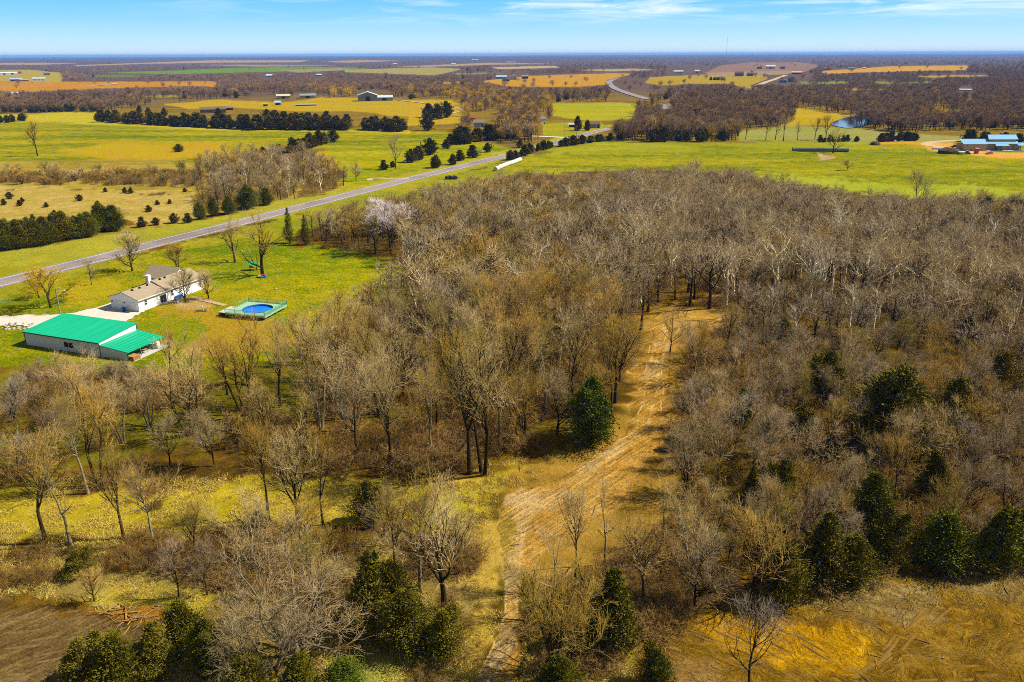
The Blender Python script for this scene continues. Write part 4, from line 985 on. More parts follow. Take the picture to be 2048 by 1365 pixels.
# ------------------------------------------------------------------ single trees one can point to
LONE = [
 ('orchard', 265, 543, 463, 'round leafless tree on the lawn left of the white house, close to the highway', 0, 1.25),
 ('spread', 470, 525, 425, 'bare forked tree on the lawn, left neighbour of the big swing tree', 0, .95),
 ('spread', 525, 551, 415, 'big spreading bare tree on the lawn with play things at its foot', 0, 1.15),
 ('orchard', 356, 536, 484, 'low twiggy bare tree on the lawn right behind the white house', 1, 1.2),
 ('grey', 183, 570, 515, 'small crooked bare tree on the lawn just below the highway', 0, 1.0),
 ('willow', 102, 616, 526, 'yellow willow on the lawn beside the light pole', 0, 1.35),
 ('willow', 78, 596, 545, 'smaller yellow willow just behind the one by the light pole', 0, 1.2),
 ('orchard', 371, 605, 536, 'little ornamental tree in front of the back wall of the white house', 0, 1.0),
 ('orchard', 418, 597, 535, 'thin bare tree at the right corner of the white house', 1, .9),
 ('silver', 782, 508, 398, 'wide silvery crowned tree at the top right corner of the lawn', 0, 1.4),
 ('mid', 75, 312, 238, 'lone bare tree standing in the left pasture', 0, .9),
 ('grey', 791, 338, 264, 'tall bare tree in the pasture left of the highway near the cedars', 1, .9),
 ('grey', 712, 363, 322, 'small bare tree where the farm path leaves the highway', 2, 1.0),
 ('spread', 1666, 306, 254, 'round bare tree in the right green field above the grey bale row', 0, 1.2),
 ('orchard', 1694, 341, 318, 'tiny bare tree alone in the right green field', 0, 1.2),
 ('grey', 1830, 425, 338, 'bare round topped tree rising at the wood edge below the blue roofed house', 0, 1.1),
 ('tall', 92, 1086, 850, 'leaning bare tree with pale bark, leftmost of the row on the grass strip', 0, .95),
 ('tall', 143, 1092, 870, 'crooked bare tree with pale trunk, second from the left on the grass strip', 3, .9),
 ('tall', 248, 1078, 880, 'dark trunked bare tree, third from the left on the grass strip', 2, .85),
 ('tall', 308, 1086, 905, 'short bare tree with bent limbs, fourth from the left on the grass strip', 1, .8),
 ('tall', 538, 1040, 830, 'slender leaning bare tree beside the small dark cedar on the grass strip', 4, .8),
 ('fan', 598, 1062, 815, 'bare tree with a full fan shaped crown at the near edge of the grass strip', 0, 1.0),
 ('tall', 646, 1050, 868, 'thin bare tree just right of the fan crowned one on the grass strip', 0, .7),
 ('forked', 198, 975, 740, 'forked bare tree behind the left end of the grass strip', 0, 1.0),
 ('tall', 176, 988, 770, 'thin trunked tree beside the forked one behind the left end of the grass strip', 1, .8),
 ('tall', 940, 948, 640, 'left one of the tall twin trees standing where the grass strip meets the dirt clearing', 2, .8),
 ('forked', 968, 948, 620, 'right one of the tall twin trees standing where the grass strip meets the dirt clearing', 0, .9),
 ('tall', 1001, 895, 640, 'straight tree between the twin trees and the big cedar by the track', 3, .9),
 ('spread', 1050, 885, 735, 'low leaning tree left of the big cedar by the track', 1, .8),
 ('tall', 1222, 832, 650, 'straight tree on the left verge of the dirt track behind the big cedar', 0, .85),
 ('tall', 777, 880, 690, 'tree with upswept limbs in the middle of the left wood', 4, 1.0),
 ('forked', 700, 865, 650, 'tree forked near the ground in the left wood', 1, 1.0),
 ('forked', 490, 830, 640, 'black stemmed clump tree in the gap behind the open barn side', 2, 1.1),
 ('tall', 560, 815, 660, 'tall tree with dark upright limbs in front of the pool deck', 2, .9),
 ('forked', 640, 860, 630, 'wide tree of dark stems in the left wood below the pool', 1, 1.0),
 ('forked', 380, 870, 690, 'crooked black tree below the green lean-to roof', 2, 1.1),
 ('forked', 300, 855, 720, 'many stemmed bare tree below the green barn', 1, 1.1),
 ('spread', 889, 1218, 955, 'broad forked tree above the round cedar left of the lower track', 0, 1.0),
 ('tall', 840, 1180, 940, 'upright tree behind the round cedar left of the lower track', 1, .9),
 ('tall', 790, 1150, 960, 'slim tree above the dark cedar thicket at the bottom', 2, .8),
 ('multi', 1120, 1352, 1130, 'many limbed grey tree at the bottom, right of the pale wheel track', 0, .85),
 ('fan', 1500, 1212, 1000, 'fan shaped grey tree at the corner of the bare soil', 1, 1.1),
 ('grey', 1496, 1392, 1170, 'young forked tree standing on the bare soil at the bottom', 1, .85),
 ('multi', 595, 1312, 1075, 'pale many stemmed tree spreading wide at the bottom left', 1, 1.1),
 ('multi', 548, 1345, 1200, 'half fallen pale tree among the cedars at the bottom left', 1, 1.3),
 ('orchard', 188, 1202, 1130, 'small leaning sapling at the edge of the left bare soil', 0, 1.0),
 ('grey', 358, 1195, 1075, 'bare small tree above the dark cedars at the bottom left', 1, .9),
 ('grey', 415, 1190, 1060, 'leaning small tree beside the fallen log at the bottom left', 2, .8),
 ('sycamore', 1500, 520, 398, 'bright white limbed tree at the back of the wood', 1, 1.3),
 ('sycamore', 1600, 560, 440, 'white limbed tree just right of the brightest one at the back of the wood', 0, 1.1),
 ('sycamore', 1210, 490, 395, 'tall white tree at the back of the wood above the track', 2, 1.0),
 ('sycamore', 1660, 600, 470, 'white trunked tree in the right wood above the cedars', 2, 1.0),
 ('sycamore', 1745, 590, 465, 'thin white trunked tree next to the white one above the cedars', 1, .9),
 ('sycamore', 1185, 455, 350, 'pale fan topped tree near the highway side of the wood', 0, 1.3),
 ('sycamore', 1140, 440, 355, 'pale slim tree near the highway side of the wood', 2, .9),
 ('sycamore', 2030, 640, 500, 'white limbed tree cut by the right edge of the picture', 0, 1.1),
 ('grey', 1340, 705, 615, 'dead bush like tree standing on the upper end of the dirt track', 1, 1.0),
 ('tall', 1210, 1130, 925, 'slim crooked tree right of the pale dirt clearing', 3, .7),
 ('tall', 1150, 1180, 960, 'thin straight tree below the pale dirt clearing', 4, .6),
]
for kind, bx, by, ty, lab, var, wide in LONE:
    nm = {'willow': 'willow_tree', 'sycamore': 'pale_barked_tree', 'orchard': 'small_bare_tree', 'silver': 'silver_tree'}.get(kind, 'bare_tree')
    tree_px(kind, bx, by, ty, lab, None, var, None, (0, 0), wide, nm, r=2.2 if by > 600 else 4)

LONE_CEDAR = [
 (1180, 885, 757, 1.12, 'big dark cedar on the left bank of the dirt track'),
 (358, 304, 288, 1.9, 'single round cedar in the middle of the left pasture'),
 (580, 487, 416, .8, 'narrow dark conifer at the top left corner of the wood, by the lawn'),
 (612, 490, 430, .8, 'second narrow conifer at the top left corner of the wood'),
 (175, 1372, 1262, 1.3, 'bushy cedar at the bottom left, beside the bare soil'),
 (245, 1376, 1250, 1.2, 'cedar in the bottom left clump, second from the bare soil'),
 (318, 1352, 1232, 1.2, 'cedar in the middle of the bottom left clump'),
 (372, 1300, 1188, 1.2, 'topmost cedar of the bottom left clump, below the small tree'),
 (420, 1345, 1225, 1.1, 'cedar at the right side of the bottom left clump'),
 (500, 1390, 1300, 1.5, 'low cedar at the bottom edge under the half fallen tree'),
 (600, 1392, 1300, 1.4, 'low spreading cedar at the bottom edge below the pale many stemmed tree'),
 (690, 1400, 1310, 1.4, 'low cedar at the bottom edge right of the pale many stemmed tree'),
 (890, 1312, 1214, 1.25, 'round bright green cedar left of the lower track'),
 (815, 1296, 1170, 1.1, 'dark cedar just left of the round bright green one'),
 (745, 1262, 1090, 1.0, 'tall dark cedar in the lower thicket'),
 (790, 1240, 1110, .9, 'tall dark cedar hidden behind bare limbs in the lower thicket'),
 (738, 1045, 950, 1.1, 'olive cedar at the near side of the grass strip'),
 (520, 1062, 1018, 1.2, 'small dark cedar at the foot of the slender leaning tree'),
 (1225, 1292, 1128, 1.05, 'dark cedar right of the lower track'),
 (1120, 1385, 1305, 1.3, 'low cedar around the foot of the many limbed grey tree'),
 (1310, 1375, 1290, 1.1, 'small cedar at the bottom between the grey tree and the bare soil'),
 (1562, 1205, 1075, 1.05, 'tall green cedar at the corner of the bare soil'),
 (1640, 1165, 1008, 1.15, 'dark cedar standing on the upper edge of the bare soil'),
 (1702, 1168, 1058, 1.2, 'lighter green cedar on the upper edge of the bare soil'),
 (1760, 1130, 1000, 1.0, 'cedar behind the lighter green one above the bare soil'),
 (1880, 1130, 1010, 1.3, 'wide cedar above the right part of the bare soil'),
 (1985, 1140, 995, 1.2, 'big cedar at the right edge above the bare soil'),
 (2040, 1120, 1000, 1.1, 'cedar cut by the right edge of the picture above the bare soil'),
 (1562, 1010, 908, 1.15, 'yellow green cedar in the right wood, left of its taller neighbour'),
 (1735, 1060, 930, 1.0, 'tall green cedar in the lower right wood with bare limbs before it'),
 (1500, 1000, 925, .9, 'small cedar left of the yellow green one in the right wood'),
 (1780, 905, 715, 1.25, 'olive brown cedar, the largest in the right wood'),
 (1650, 800, 690, 1.2, 'dark cedar in the right wood up from the largest one'),
 (1900, 870, 740, 1.1, 'dark green cedar right of the largest one in the right wood'),
 (1860, 1000, 890, 1.0, 'dull green cedar between bare trees in the right wood'),
 (1600, 880, 800, 1.1, 'dark low cedar in the middle of the right wood'),
 (1480, 850, 770, .9, 'small green cedar near the right bank of the track'),
 (1990, 800, 690, 1.1, 'cedar near the right edge, high in the right wood'),
 (1930, 700, 620, 1.1, 'faint dark cedar high in the right wood'),
 (1560, 700, 630, 1.1, 'small dark cedar behind the end of the dirt track'),
 (1965, 460, 395, 1.2, 'dark cedar at the far right edge of the wood'),
 (2020, 470, 400, 1.3, 'dark cedar cut by the right edge beside the green field'),
 (1840, 470, 425, 1.2, 'dark cedar under the round topped tree at the far wood edge'),
 (1345, 900, 862, 1.4, 'low dark cedar on the right bank of the track'),
 (160, 1150, 1092, 1.5, 'small green cedar at the left behind the bare soil'),
]
for i in range(17):
    bx = 1248 + i * 25 + random.uniform(-9, 9); by = random.uniform(277, 285)
    tree_px('mid', bx, by, by - random.uniform(38, 58), 'tall slender bare tree in the open row behind the right green field', 'tall trees behind the right field', name='tall_bare_tree', r=3, wide=.95)
for i in range(11):
    bx = random.uniform(20, 330); by = 756 + random.uniform(-4, 36) + max(0, bx - 150) * .12
    tree_px('grey', bx, by, by - random.uniform(36, 62), 'low leafless shrub growing along the near wall of the green barn', 'shrubs below the green barn', name='bare_shrub', cat='shrub', r=2, wide=1.35)
for i, (bx, by, wide_) in enumerate(((345, 765, .9), (400, 775, .8), (455, 790, .9), (505, 770, .7), (560, 745, .8), (610, 728, .8), (655, 712, .9), (700, 690, .9))):
    tree_px(('tall', 'forked')[i % 2], bx, by, by - 118, 'upright bare tree in the open line between the lean-to and the pool', 'trees between lean-to and pool', i, name='upright_bare_tree', r=3, wide=wide_)
for i, (bx, by, ty, wide, lab) in enumerate(LONE_CEDAR):
    ty = by - (by - ty) * (0.9 if by > 620 and i > 1 else 1.0)
    k = 'spruce' if 'conifer' in lab else 'cedar'
    tree_px(k, bx, by, ty, lab, None, i, None, (0, 0), wide, 'conifer_tree' if k == 'spruce' else 'cedar_tree', r=2.0)

def hedge(pxs, hs, label, group, n, jit=1.2, kind='cedar_mid', wide=1.15, name='cedar_tree'):
    P = np.array(pxs, float); s = np.concatenate([[0], np.cumsum(np.abs(np.diff(P[:, 0])) + np.abs(np.diff(P[:, 1])))])
    t = (np.arange(n) + rng.uniform(0.2, 0.8, n)) / n * s[-1]
    x, y = ground(np.interp(t, s, P[:, 0]), np.interp(t, s, P[:, 1]))
    for xx, yy in zip(x, y):
        xx += random.uniform(-jit, jit); yy += random.uniform(-jit, jit)
        taken.append((xx, yy, 2))
        place(kind, xx, yy, random.uniform(*hs), wide=wide * random.uniform(.9, 1.2), name=name, label=label, group=group)
hedge([(-20, 505), (60, 492), (130, 482), (190, 468), (245, 458)], (6.5, 9.5), 'dark cedar in the row between the dry meadow and the highway at the left', 'cedars in the row above the highway at the left', 26, 3.0, 'cedar', 1.1)
hedge([(280, 455), (300, 450), (395, 446)], (2.5, 4), 'small reddish cedar right of the dark cedar row by the dry meadow', 'small cedars beside the dark cedar row', 4, 2)
hedge([(395, 440), (420, 438), (450, 430), (490, 418), (530, 408)], (6, 10), 'dark cedar beside the highway where the brown thicket ends', 'cedars between the thicket and the highway', 7, 3, 'cedar')
hedge([(206, 244), (260, 247), (330, 251), (400, 254), (500, 259), (600, 260), (700, 260)], (8.5, 12), 'dark cedar in the long hedge behind the left pasture', 'cedars in the long hedge behind the left pasture', 66, 4.0)
hedge([(540, 248), (620, 250), (660, 249)], (9, 12), 'dark cedar in the second row behind the long pasture hedge', 'cedars in the second row behind the pasture hedge', 12, 4)
hedge([(730, 260), (765, 262), (810, 263)], (8, 12.5), 'dark cedar in the clump between the long hedge and the farm fence', 'cedars in the clump right of the long hedge', 9, 4)
hedge([(-20, 248), (20, 245), (50, 241)], (6, 8), 'dark cedar in the short row at the left end of the left pasture', 'cedars in the short row left of the pasture', 7, 3)
hedge([(-20, 225), (60, 225), (130, 224), (200, 224)], (7, 9), 'dark cedar in the low row at the foot of the brown wood, far left', 'cedars at the foot of the far left wood', 18, 5)
hedge([(575, 308), (590, 303), (625, 296), (668, 284)], (7, 10), 'dark cedar in the slanting row across the left pasture', 'cedars in the slanting row across the pasture', 10, 2.5)
hedge([(505, 320), (535, 318), (560, 315)], (5, 8), 'dark cedar at the upper corner of the brown thicket', 'cedars at the thicket corner', 4, 3)
for (bx, by, ty), lab in zip([(768, 340, 320), (786, 335, 322), (822, 325, 298), (838, 320, 292), (861, 310, 276), (872, 336, 310), (906, 330, 308), (920, 322, 300), (945, 316, 290), (893, 298, 278), (975, 305, 286), (1040, 296, 278)],
     ['small cedar left of the tall pasture tree', 'small cedar right of the tall pasture tree', 'bushy cedar, first of the three above the highway cutting', 'round cedar beside the pointed one above the highway cutting', 'pointed cedar above the highway cutting', 'cedar on the bank close to the highway, lowest of its group', 'cedar on the highway bank, left of a close pair', 'taller cedar of the close pair on the highway bank', 'olive cedar on the highway bank right of the close pair',
      'dark cedar at the near end of the farm clump', 'shrubby cedar on the bank where the highway narrows', 'pointed cedar beside the highway near the side road']):
    tree_px('cedar_mid', bx, by, ty, lab, wide=1.2, name='cedar_tree')
hedge([(905, 290), (930, 286), (960, 283), (1010, 276)], (7, 12), 'dark cedar in the farm clump between the pasture and the highway', 'cedars in the farm clump by the highway', 13, 5)
hedge([(1020, 322), (1050, 310), (1090, 299), (1110, 295), (1150, 290), (1180, 286), (1225, 280), (1260, 276)], (3.5, 6.5), 'low cedar bush in the row between the highway and the right green field', 'cedar bushes along the right field', 26, 1.5, wide=1.3)
hedge([(1290, 283), (1330, 283), (1350, 283), (1440, 283), (1460, 283)], (6, 10), 'dark cedar under the bare trees at the head of the right green field', 'cedars at the head of the right field', 7, 3)
hedge([(1635, 284), (1700, 284), (1725, 284)], (3, 5), 'low cedar behind the round bare tree in the right field', 'low cedars behind the round tree', 9, 3)
hedge([(1755, 284), (1780, 283), (1810, 282), (1838, 282)], (4.5, 6.5), 'dark evergreen in the trimmed looking row left of the blue roofed house', 'evergreens in the row left of the blue roofed house', 14, 1.5, wide=1.2)
hedge([(1925, 283), (1950, 282), (2048, 292)], (6, 8), 'dark evergreen close behind the blue roofed house', 'evergreens behind the blue roofed house', 8, 3)
hedge([(1422, 161), (1450, 161)], (6, 8), 'dark evergreen in the short row in the far golden field', 'evergreens in the far golden field', 7, 3)
hedge([(660, 157), (700, 156), (735, 157)], (8, 10), 'dark evergreen in the far row left of the centre', 'evergreens in the far row', 8, 6)
for bx, by in ((40, 412), (93, 415), (66, 440), (110, 434), (196, 413), (160, 402), (250, 386), (262, 387), (211, 384), (315, 410), (340, 408), (8, 410), (298, 424), (370, 384), (20, 398), (225, 436), (45, 405)):
    tree_px('cedar_mid', bx, by, by - random.uniform(8, 15), 'small reddish cedar scattered over the dry meadow', 'small cedars on the dry meadow', wide=1.3, name='young_cedar')
hedge([(845, 236), (880, 240), (850, 232), (905, 236)], (8, 16), 'evergreen in the farmyard below the winding gravel drive', 'evergreens in the farmyard', 5, 4)
for bx, by, ty, lab in ((1155, 262, 232, 'single evergreen between the two small houses by the highway'), (856, 262, 225, 'tall dark evergreen in the yard before the winding drive'), (1175, 262, 240, 'thin tree beside the blue sided house')):
    tree_px('cedar_mid', bx, by, ty, lab, wide=.9, name='evergreen_tree')

# ------------------------------------------------------------------ the main wood
def darts(P_px, n, rad, bbox=None, extra=None):
    """random feet inside a photo outline, kept apart from each other and from what stands there"""
    c = np.array([flat(min(max(p[0], -700), 2900), min(p[1], 1460)) for p in P_px])
    x0, y0 = c.min(0); x1, y1 = c.max(0)
    X = rng.uniform(x0, x1, n); Y = rng.uniform(y0, y1, n)
    u, v = proj(X, Y, hgt(X, Y))
    ok = in_poly(u, v, P_px)
    X, Y, u, v = X[ok], Y[ok], u[ok], v[ok]
    out = []; cell = {}
    def key(a, b): return (int(a // 5), int(b // 5))
    for tx, ty, tr in taken: cell.setdefault(key(tx, ty), []).append((tx, ty, tr))
    for a, b, p, q in zip(X, Y, u, v):
        r = rad(p, q); k = key(a, b); good = True
        if r is None: continue
        for i in (-1, 0, 1):
            for j in (-1, 0, 1):
                for (tx, ty, tr) in cell.get((k[0] + i, k[1] + j), ()):
                    if (tx - a) ** 2 + (ty - b) ** 2 < max(r, tr) ** 2: good = False; break
                if not good: break
            if not good: break
        if good:
            cell.setdefault(k, []).append((a, b, r * 0.9)); out.append((a, b, p, q))
    return out
def wood_rad(p, q):
    if q > 1480: return None
    if p < 620 and q > 740: return 8.4
    if p < 1000 and q > 740: return 5.9
    if p > 1370 and q > 620: return 3.9
    if q < 480: return 4.0
    return 4.6
main = darts(MAINWOOD, 60000, wood_rad)
def lower_rad(p, q): return 5.4 if p > 330 else None
LOWER = [(330, 1075), (540, 1075), (760, 1085), (900, 1095), (930, 1150), (905, 1220), (930, 1290), (860, 1330), (700, 1250), (640, 1240), (480, 1160), (330, 1140)]
lower = darts(LOWER, 900, lower_rad)
LOWER_R = [(1120, 1180), (1250, 1130), (1350, 1040), (1480, 1180), (1340, 1250), (1260, 1300), (1200, 1350), (1080, 1365), (1070, 1240)]
main += [m_ for m_ in darts(LOWER_R, 900, lambda p, q: 5.2)]
THICKET = [(400, 335), (520, 318), (640, 325), (665, 350), (690, 372), (620, 395), (560, 402), (470, 418), (400, 420), (385, 395), (395, 360)]
thick = darts(THICKET, 900, lambda p, q: 4.6)
SCRUB = [(-40, 345), (150, 350), (300, 345), (400, 345), (395, 375), (200, 372), (-40, 368)]
scrub = darts(SCRUB, 700, lambda p, q: 7.5)

ZONES = [   # (test, words)
 (lambda p, q: q > 1060 and p > 1060, 'between the lower track and the bare soil', 'wood by the lower right track'),
 (lambda p, q: p > 1360 and q > 1000, 'low in the right wood above the bare soil', 'lower part of the right wood'),
 (lambda p, q: p > 1360 and q > 820, 'in the tangled middle of the right wood', 'middle of the right wood'),
 (lambda p, q: p > 1360 and q > 640, 'in the right wood, level with the track end', 'upper part of the right wood'),
 (lambda p, q: p < 420 and q > 730, 'between green barn and grass strip', 'wood below the green barn'),
 (lambda p, q: p < 760 and q > 640, 'in the thin wood below the pool', 'wood below the pool'),
 (lambda p, q: q > 780, 'behind the grass strip, left of the big cedar', 'wood left of the big cedar'),
 (lambda p, q: q > 640, 'in the middle wood left of the dirt track', 'middle wood left of the track'),
 (lambda p, q: True, 'in the deep wood above the track end', 'deep middle of the wood'),
]
def pick_kind(p, q):
    r = random.random()
    if q > 620 and p > 1370: return 'grey' if r < .62 else ('forked' if r < .78 else ('sycamore' if r < .84 else 'tall'))
    if q > 740: return 'tall' if r < .5 else ('forked' if r < .68 else ('fan' if r < .82 else 'grey'))
    pale = .24 if p > 1350 else .06
    return 'sycamore' if r < pale else ('tall' if r < .5 else ('forked' if r < .66 else ('grey' if r < .86 else 'fan')))
WORDS = {'tall': ('bare_tree', 'tall brown bare tree'), 'forked': ('bare_tree', 'several stemmed bare tree'), 'fan': ('bare_tree', 'fan crowned bare tree'),
         'grey': ('bushy_bare_tree', 'low bushy greyish tree'), 'sycamore': ('pale_barked_tree', 'white barked tree')}
allm = sorted(main + lower, key=lambda m_: m_[0] ** 2 + m_[1] ** 2)
inframe = [m_ for m_ in allm if -30 < m_[2] < 2080 and m_[3] < 1400]
INDIV = 215
near_set = set((m_[0], m_[1]) for m_ in inframe[:INDIV])
stuff_pts = []
def tree_height(p, q):
    if p > 1370 and q > 620: return random.uniform(6.5, 12.5)
    if q > 1060: return random.uniform(8, 12.5)
    if p < 650 and q > 740: return random.uniform(8.5, 13.5)
    if p < 760 and q < 760: return random.uniform(9, 13)
    if q > 600: return random.uniform(12, 18.5)
    return random.triangular(8.5, 17, 13)
TOPLINE = [(560, 430), (610, 428), (650, 405), (700, 393), (760, 386), (860, 368), (950, 352), (1080, 342), (1150, 336), (1250, 334), (1330, 336), (1400, 316), (1470, 326), (1520, 352), (1700, 378), (1850, 392), (1950, 382), (2100, 366)]
counts = {}
for (x, y, p, q) in allm:
    h = tree_height(p, q)
    if q < 560:      # the far edge of the wood stands low: road and green field stay in view over it
        lim = float(np.interp(p, [a[0] for a in TOPLINE], [a[1] for a in TOPLINE])) + random.triangular(-17, 26, 2)
        X_, Y_, Z_ = dirs(p, lim)
        hm = CAMZ + float(Z_) * math.hypot(x, y) / math.hypot(float(X_), float(Y_))
        if hm < 4.0: continue
        h = min(h, hm)
    if (x, y) in near_set:
        k = pick_kind(p, q)
        if k == 'sycamore' and q > 740: k = 'tall'
        if (p, q) in [(m_[2], m_[3]) for m_ in lower]:
            zt, zg = 'on rough ground below the grass strip', 'rough ground below the grass strip'
        else:
            zt, zg = next((a, b) for f, a, b in ZONES if f(p, q))
        nm, w = WORDS[k]
        if k in ('grey', 'fan'): h *= 0.86
        tl = (random.uniform(-.07, .07), random.uniform(-.07, .07))
        place(k, x, y, h, tilt=tl, wide=random.uniform(.85, 1.15) * (1.15 if k == 'grey' else 1), name=nm, label=w + ' ' + zt, group=nm.replace('_', ' ') + 's, ' + w.split(' with')[0] + ' kind, ' + zg)
    else:
        stuff_pts.append((x, y, p, q, h))
print('main wood', len(allm), 'individual', len(near_set), 'stuff', len(stuff_pts))

# the source plants of the massed wood are real trees that stand in it
mid_src = []; pale_src = []
for i, (x, y, p, q, h) in enumerate([s for s in stuff_pts if 700 < s[2] < 1300 and 430 < s[3] < 520][:6]):
    k, v = ('mid', i) if i < 4 else ('mid_pale', i - 4)
    nm = 'bare_tree' if i < 4 else 'pale_barked_tree'
    lab = ['bare tree rising a little above its neighbours in the back wood'] * 4 + ['pale barked tree hidden among brown ones in the back wood'] * 2
    o = place(k, x, y, h, var=v, name=nm, label=lab[i], group='trees in the back wood near the middle')
    (mid_src if i < 4 else pale_src).append(list(o.children))
    stuff_pts.remove((x, y, p, q, h))
def as_stuff(name, label, cat, sources, L, natural, wide=(.9, 1.2)):
    n = len(L)
    pts = [(a[0], a[1], float(hgt(a[0], a[1])) - 0.05) for a in L]
    rot = np.stack([rng.uniform(-.06, .06, n), rng.uniform(-.06, .06, n), rng.uniform(0, 6.28, n)], -1)
    s = np.array([a[-1] for a in L]) / natural; w = rng.uniform(*wide, n)
    scatter_stuff(name, label, cat, sources, pts, rot, np.stack([s * w, s * w, s], -1), rng.integers(0, len(sources), n))
back, pale = [], []
for s in stuff_pts:
    (pale if random.random() < (.30 if s[2] > 1250 and s[3] < 640 else .10) else back).append(s)
greyb = [b_ for b_ in back if b_[2] > 1180 + 120 * math.sin(b_[3] * .02) and random.random() < .85]; gset = set(map(id, greyb)); back = [b_ for b_ in back if id(b_) not in gset]
as_stuff('grey_woodland', 'mass of greyish bare trees filling the right and far right of the wood', 'woodland', [mid_src[1], mid_src[3]], greyb, T['mid'][1][1]['h'], (1.0, 1.45))
as_stuff('woodland', 'mass of brown bare trees filling the back of the wood', 'woodland', mid_src, back, T['mid'][0][1]['h'], (1.0, 1.45))
as_stuff('pale_woodland', 'scattered white barked trees showing among the brown ones at the back of the wood', 'woodland', pale_src, pale, T['mid_pale'][0][1]['h'])
as_stuff('thicket', 'brown bare trees of the thicket beside the highway', 'thicket', mid_src, [(t_[0], t_[1], t_[2], t_[3], random.uniform(6, 12)) for t_ in thick[::2]], T['mid'][0][1]['h'])
for (x, y, p, q) in thick[1::2]:
    place(random.choice(['mid', 'mid', 'grey', 'mid_pale']), x, y, random.uniform(6, 13), name='bare_tree', label='bare tree in the brown thicket between the pasture and the highway', group='trees in the thicket beside the highway', wide=1.1)
for (x, y, p, q) in scrub:
    place(random.choice(['mid', 'grey', 'multi']), x, y, random.uniform(3, 7.5), var=0, name='bare_shrub', label='leafless shrub in the row between the pasture and the dry meadow', cat='shrub', group='shrubs between pasture and dry meadow', wide=1.25)

# undergrowth and grass tufts
brush_src = []
for i, (bx, by) in enumerate(((330, 1110), (60, 1120), (470, 1090), (700, 1105))):
    x, y, z = at(bx, by)
    o = tag(link('thorn_bush', brush_mesh('thorn_bush', 500 + i, H=1.7 + .3 * i, W=2.4, mat='brush'), loc=(x, y, z)),
            'tangled leafless thorn bush ' + ['on the rough grass below the fourth leaning tree', 'at the left, behind the bare soil', 'below the slender leaning tree', 'above the tall dark cedar of the lower thicket'][i], 'bush')
    brush_src.append([o])
def bulk(P, n, smin, smax, xlim=None, dens=None):
    c = np.array([flat(min(max(p[0], -420), 2470), min(p[1], 1440)) for p in P])
    X = rng.uniform(c[:, 0].min(), c[:, 0].max(), n); Y = rng.uniform(c[:, 1].min(), c[:, 1].max(), n)
    u, v = proj(X, Y, hgt(X, Y)); ok = in_poly(u, v, P) & (u > -420) & (u < 2470) & (v < 1460)
    if dens is not None: ok &= rng.random(n) < dens(X, Y, u, v)
    X, Y = X[ok], Y[ok]
    return [(a, b, s) for a, b, s in zip(X, Y, rng.uniform(smin, smax, len(X)))]
under = bulk(MAINWOOD, 42000, 0.6, 1.7, dens=lambda X, Y, u, v: np.where((v > 740) & (u < 640), 0.22, np.where((u > 1370) & (v > 600), 2.0, 1.1)) * np.where(v > 560, 0.12 + 0.55 * (fbm(X / 14, Y / 14, 71, 2) > .52), 0.08))
under += bulk([(-60, 1085), (250, 1085), (320, 1080), (700, 1075), (940, 1090), (960, 1200), (930, 1330), (860, 1400), (640, 1260), (480, 1180), (300, 1140), (-60, 1180)], 2600, 0.5, 1.1, dens=lambda X, Y, u, v: 0.08 + 0.5 * (fbm(X / 9, Y / 9, 73, 2) > .55))
under += bulk(LOWER_R, 500, 0.6, 1.2)
under += bulk(SCRUB, 400, 0.8, 1.6); under += bulk(THICKET, 500, 0.9, 1.9)
under += bulk([(60, 745), (330, 760), (420, 780), (300, 830), (60, 840)], 300, 0.8, 1.5)
as_stuff('undergrowth', 'brown leafless undergrowth covering the floor of the wood', 'undergrowth', brush_src, under, 1.0, (.9, 1.4))
tuft_src = []
for i, (bx, by) in enumerate(((420, 1120), (760, 1330), (860, 1040), (1230, 1340))):
    x, y, z = at(bx, by)
    o = tag(link('grass_tussock', tuft_mesh('grass_tussock', 520 + i, n=46, H=.34 + .06 * i, W=.7), loc=(x, y, z)), 'straw coloured grass tussock ' + ['on the rough ground left of the dark thicket', 'at the bottom between cedar and wheel track', 'on the grass beside the dirt clearing', 'at the foot of the dark cedar right of the lower track'][i], 'grass tussock')
    tuft_src.append([o])
nearL = [(-60, 960), (300, 960), (560, 950), (960, 930), (1190, 890), (1180, 930), (1000, 985), (960, 1080), (1000, 1200), (990, 1290), (940, 1440), (240, 1440), (330, 1290), (290, 1235), (40, 1185), (-60, 1180)]
tuf = bulk(nearL, 26000, 0.5, 1.3, dens=lambda X, Y, u, v: 0.06 + 0.4 * (fbm(X / 5, Y / 5, 81, 2) > .55))
tuf += bulk([(1060, 1260), (1240, 1290), (1290, 1440), (1040, 1440)], 1600, .5, 1.2)
tuf += bulk([(1240, 1440), (1290, 1240), (1600, 1180), (2100, 1130), (2100, 1200), (1600, 1240), (1400, 1270)], 2500, .4, .9, dens=lambda X, Y, u, v: 0.5 + 0 * X)
as_stuff('grass', 'dry grass tufts on the strip and the rough ground', 'grass', tuft_src, tuf, 1.0, (.9, 1.4))

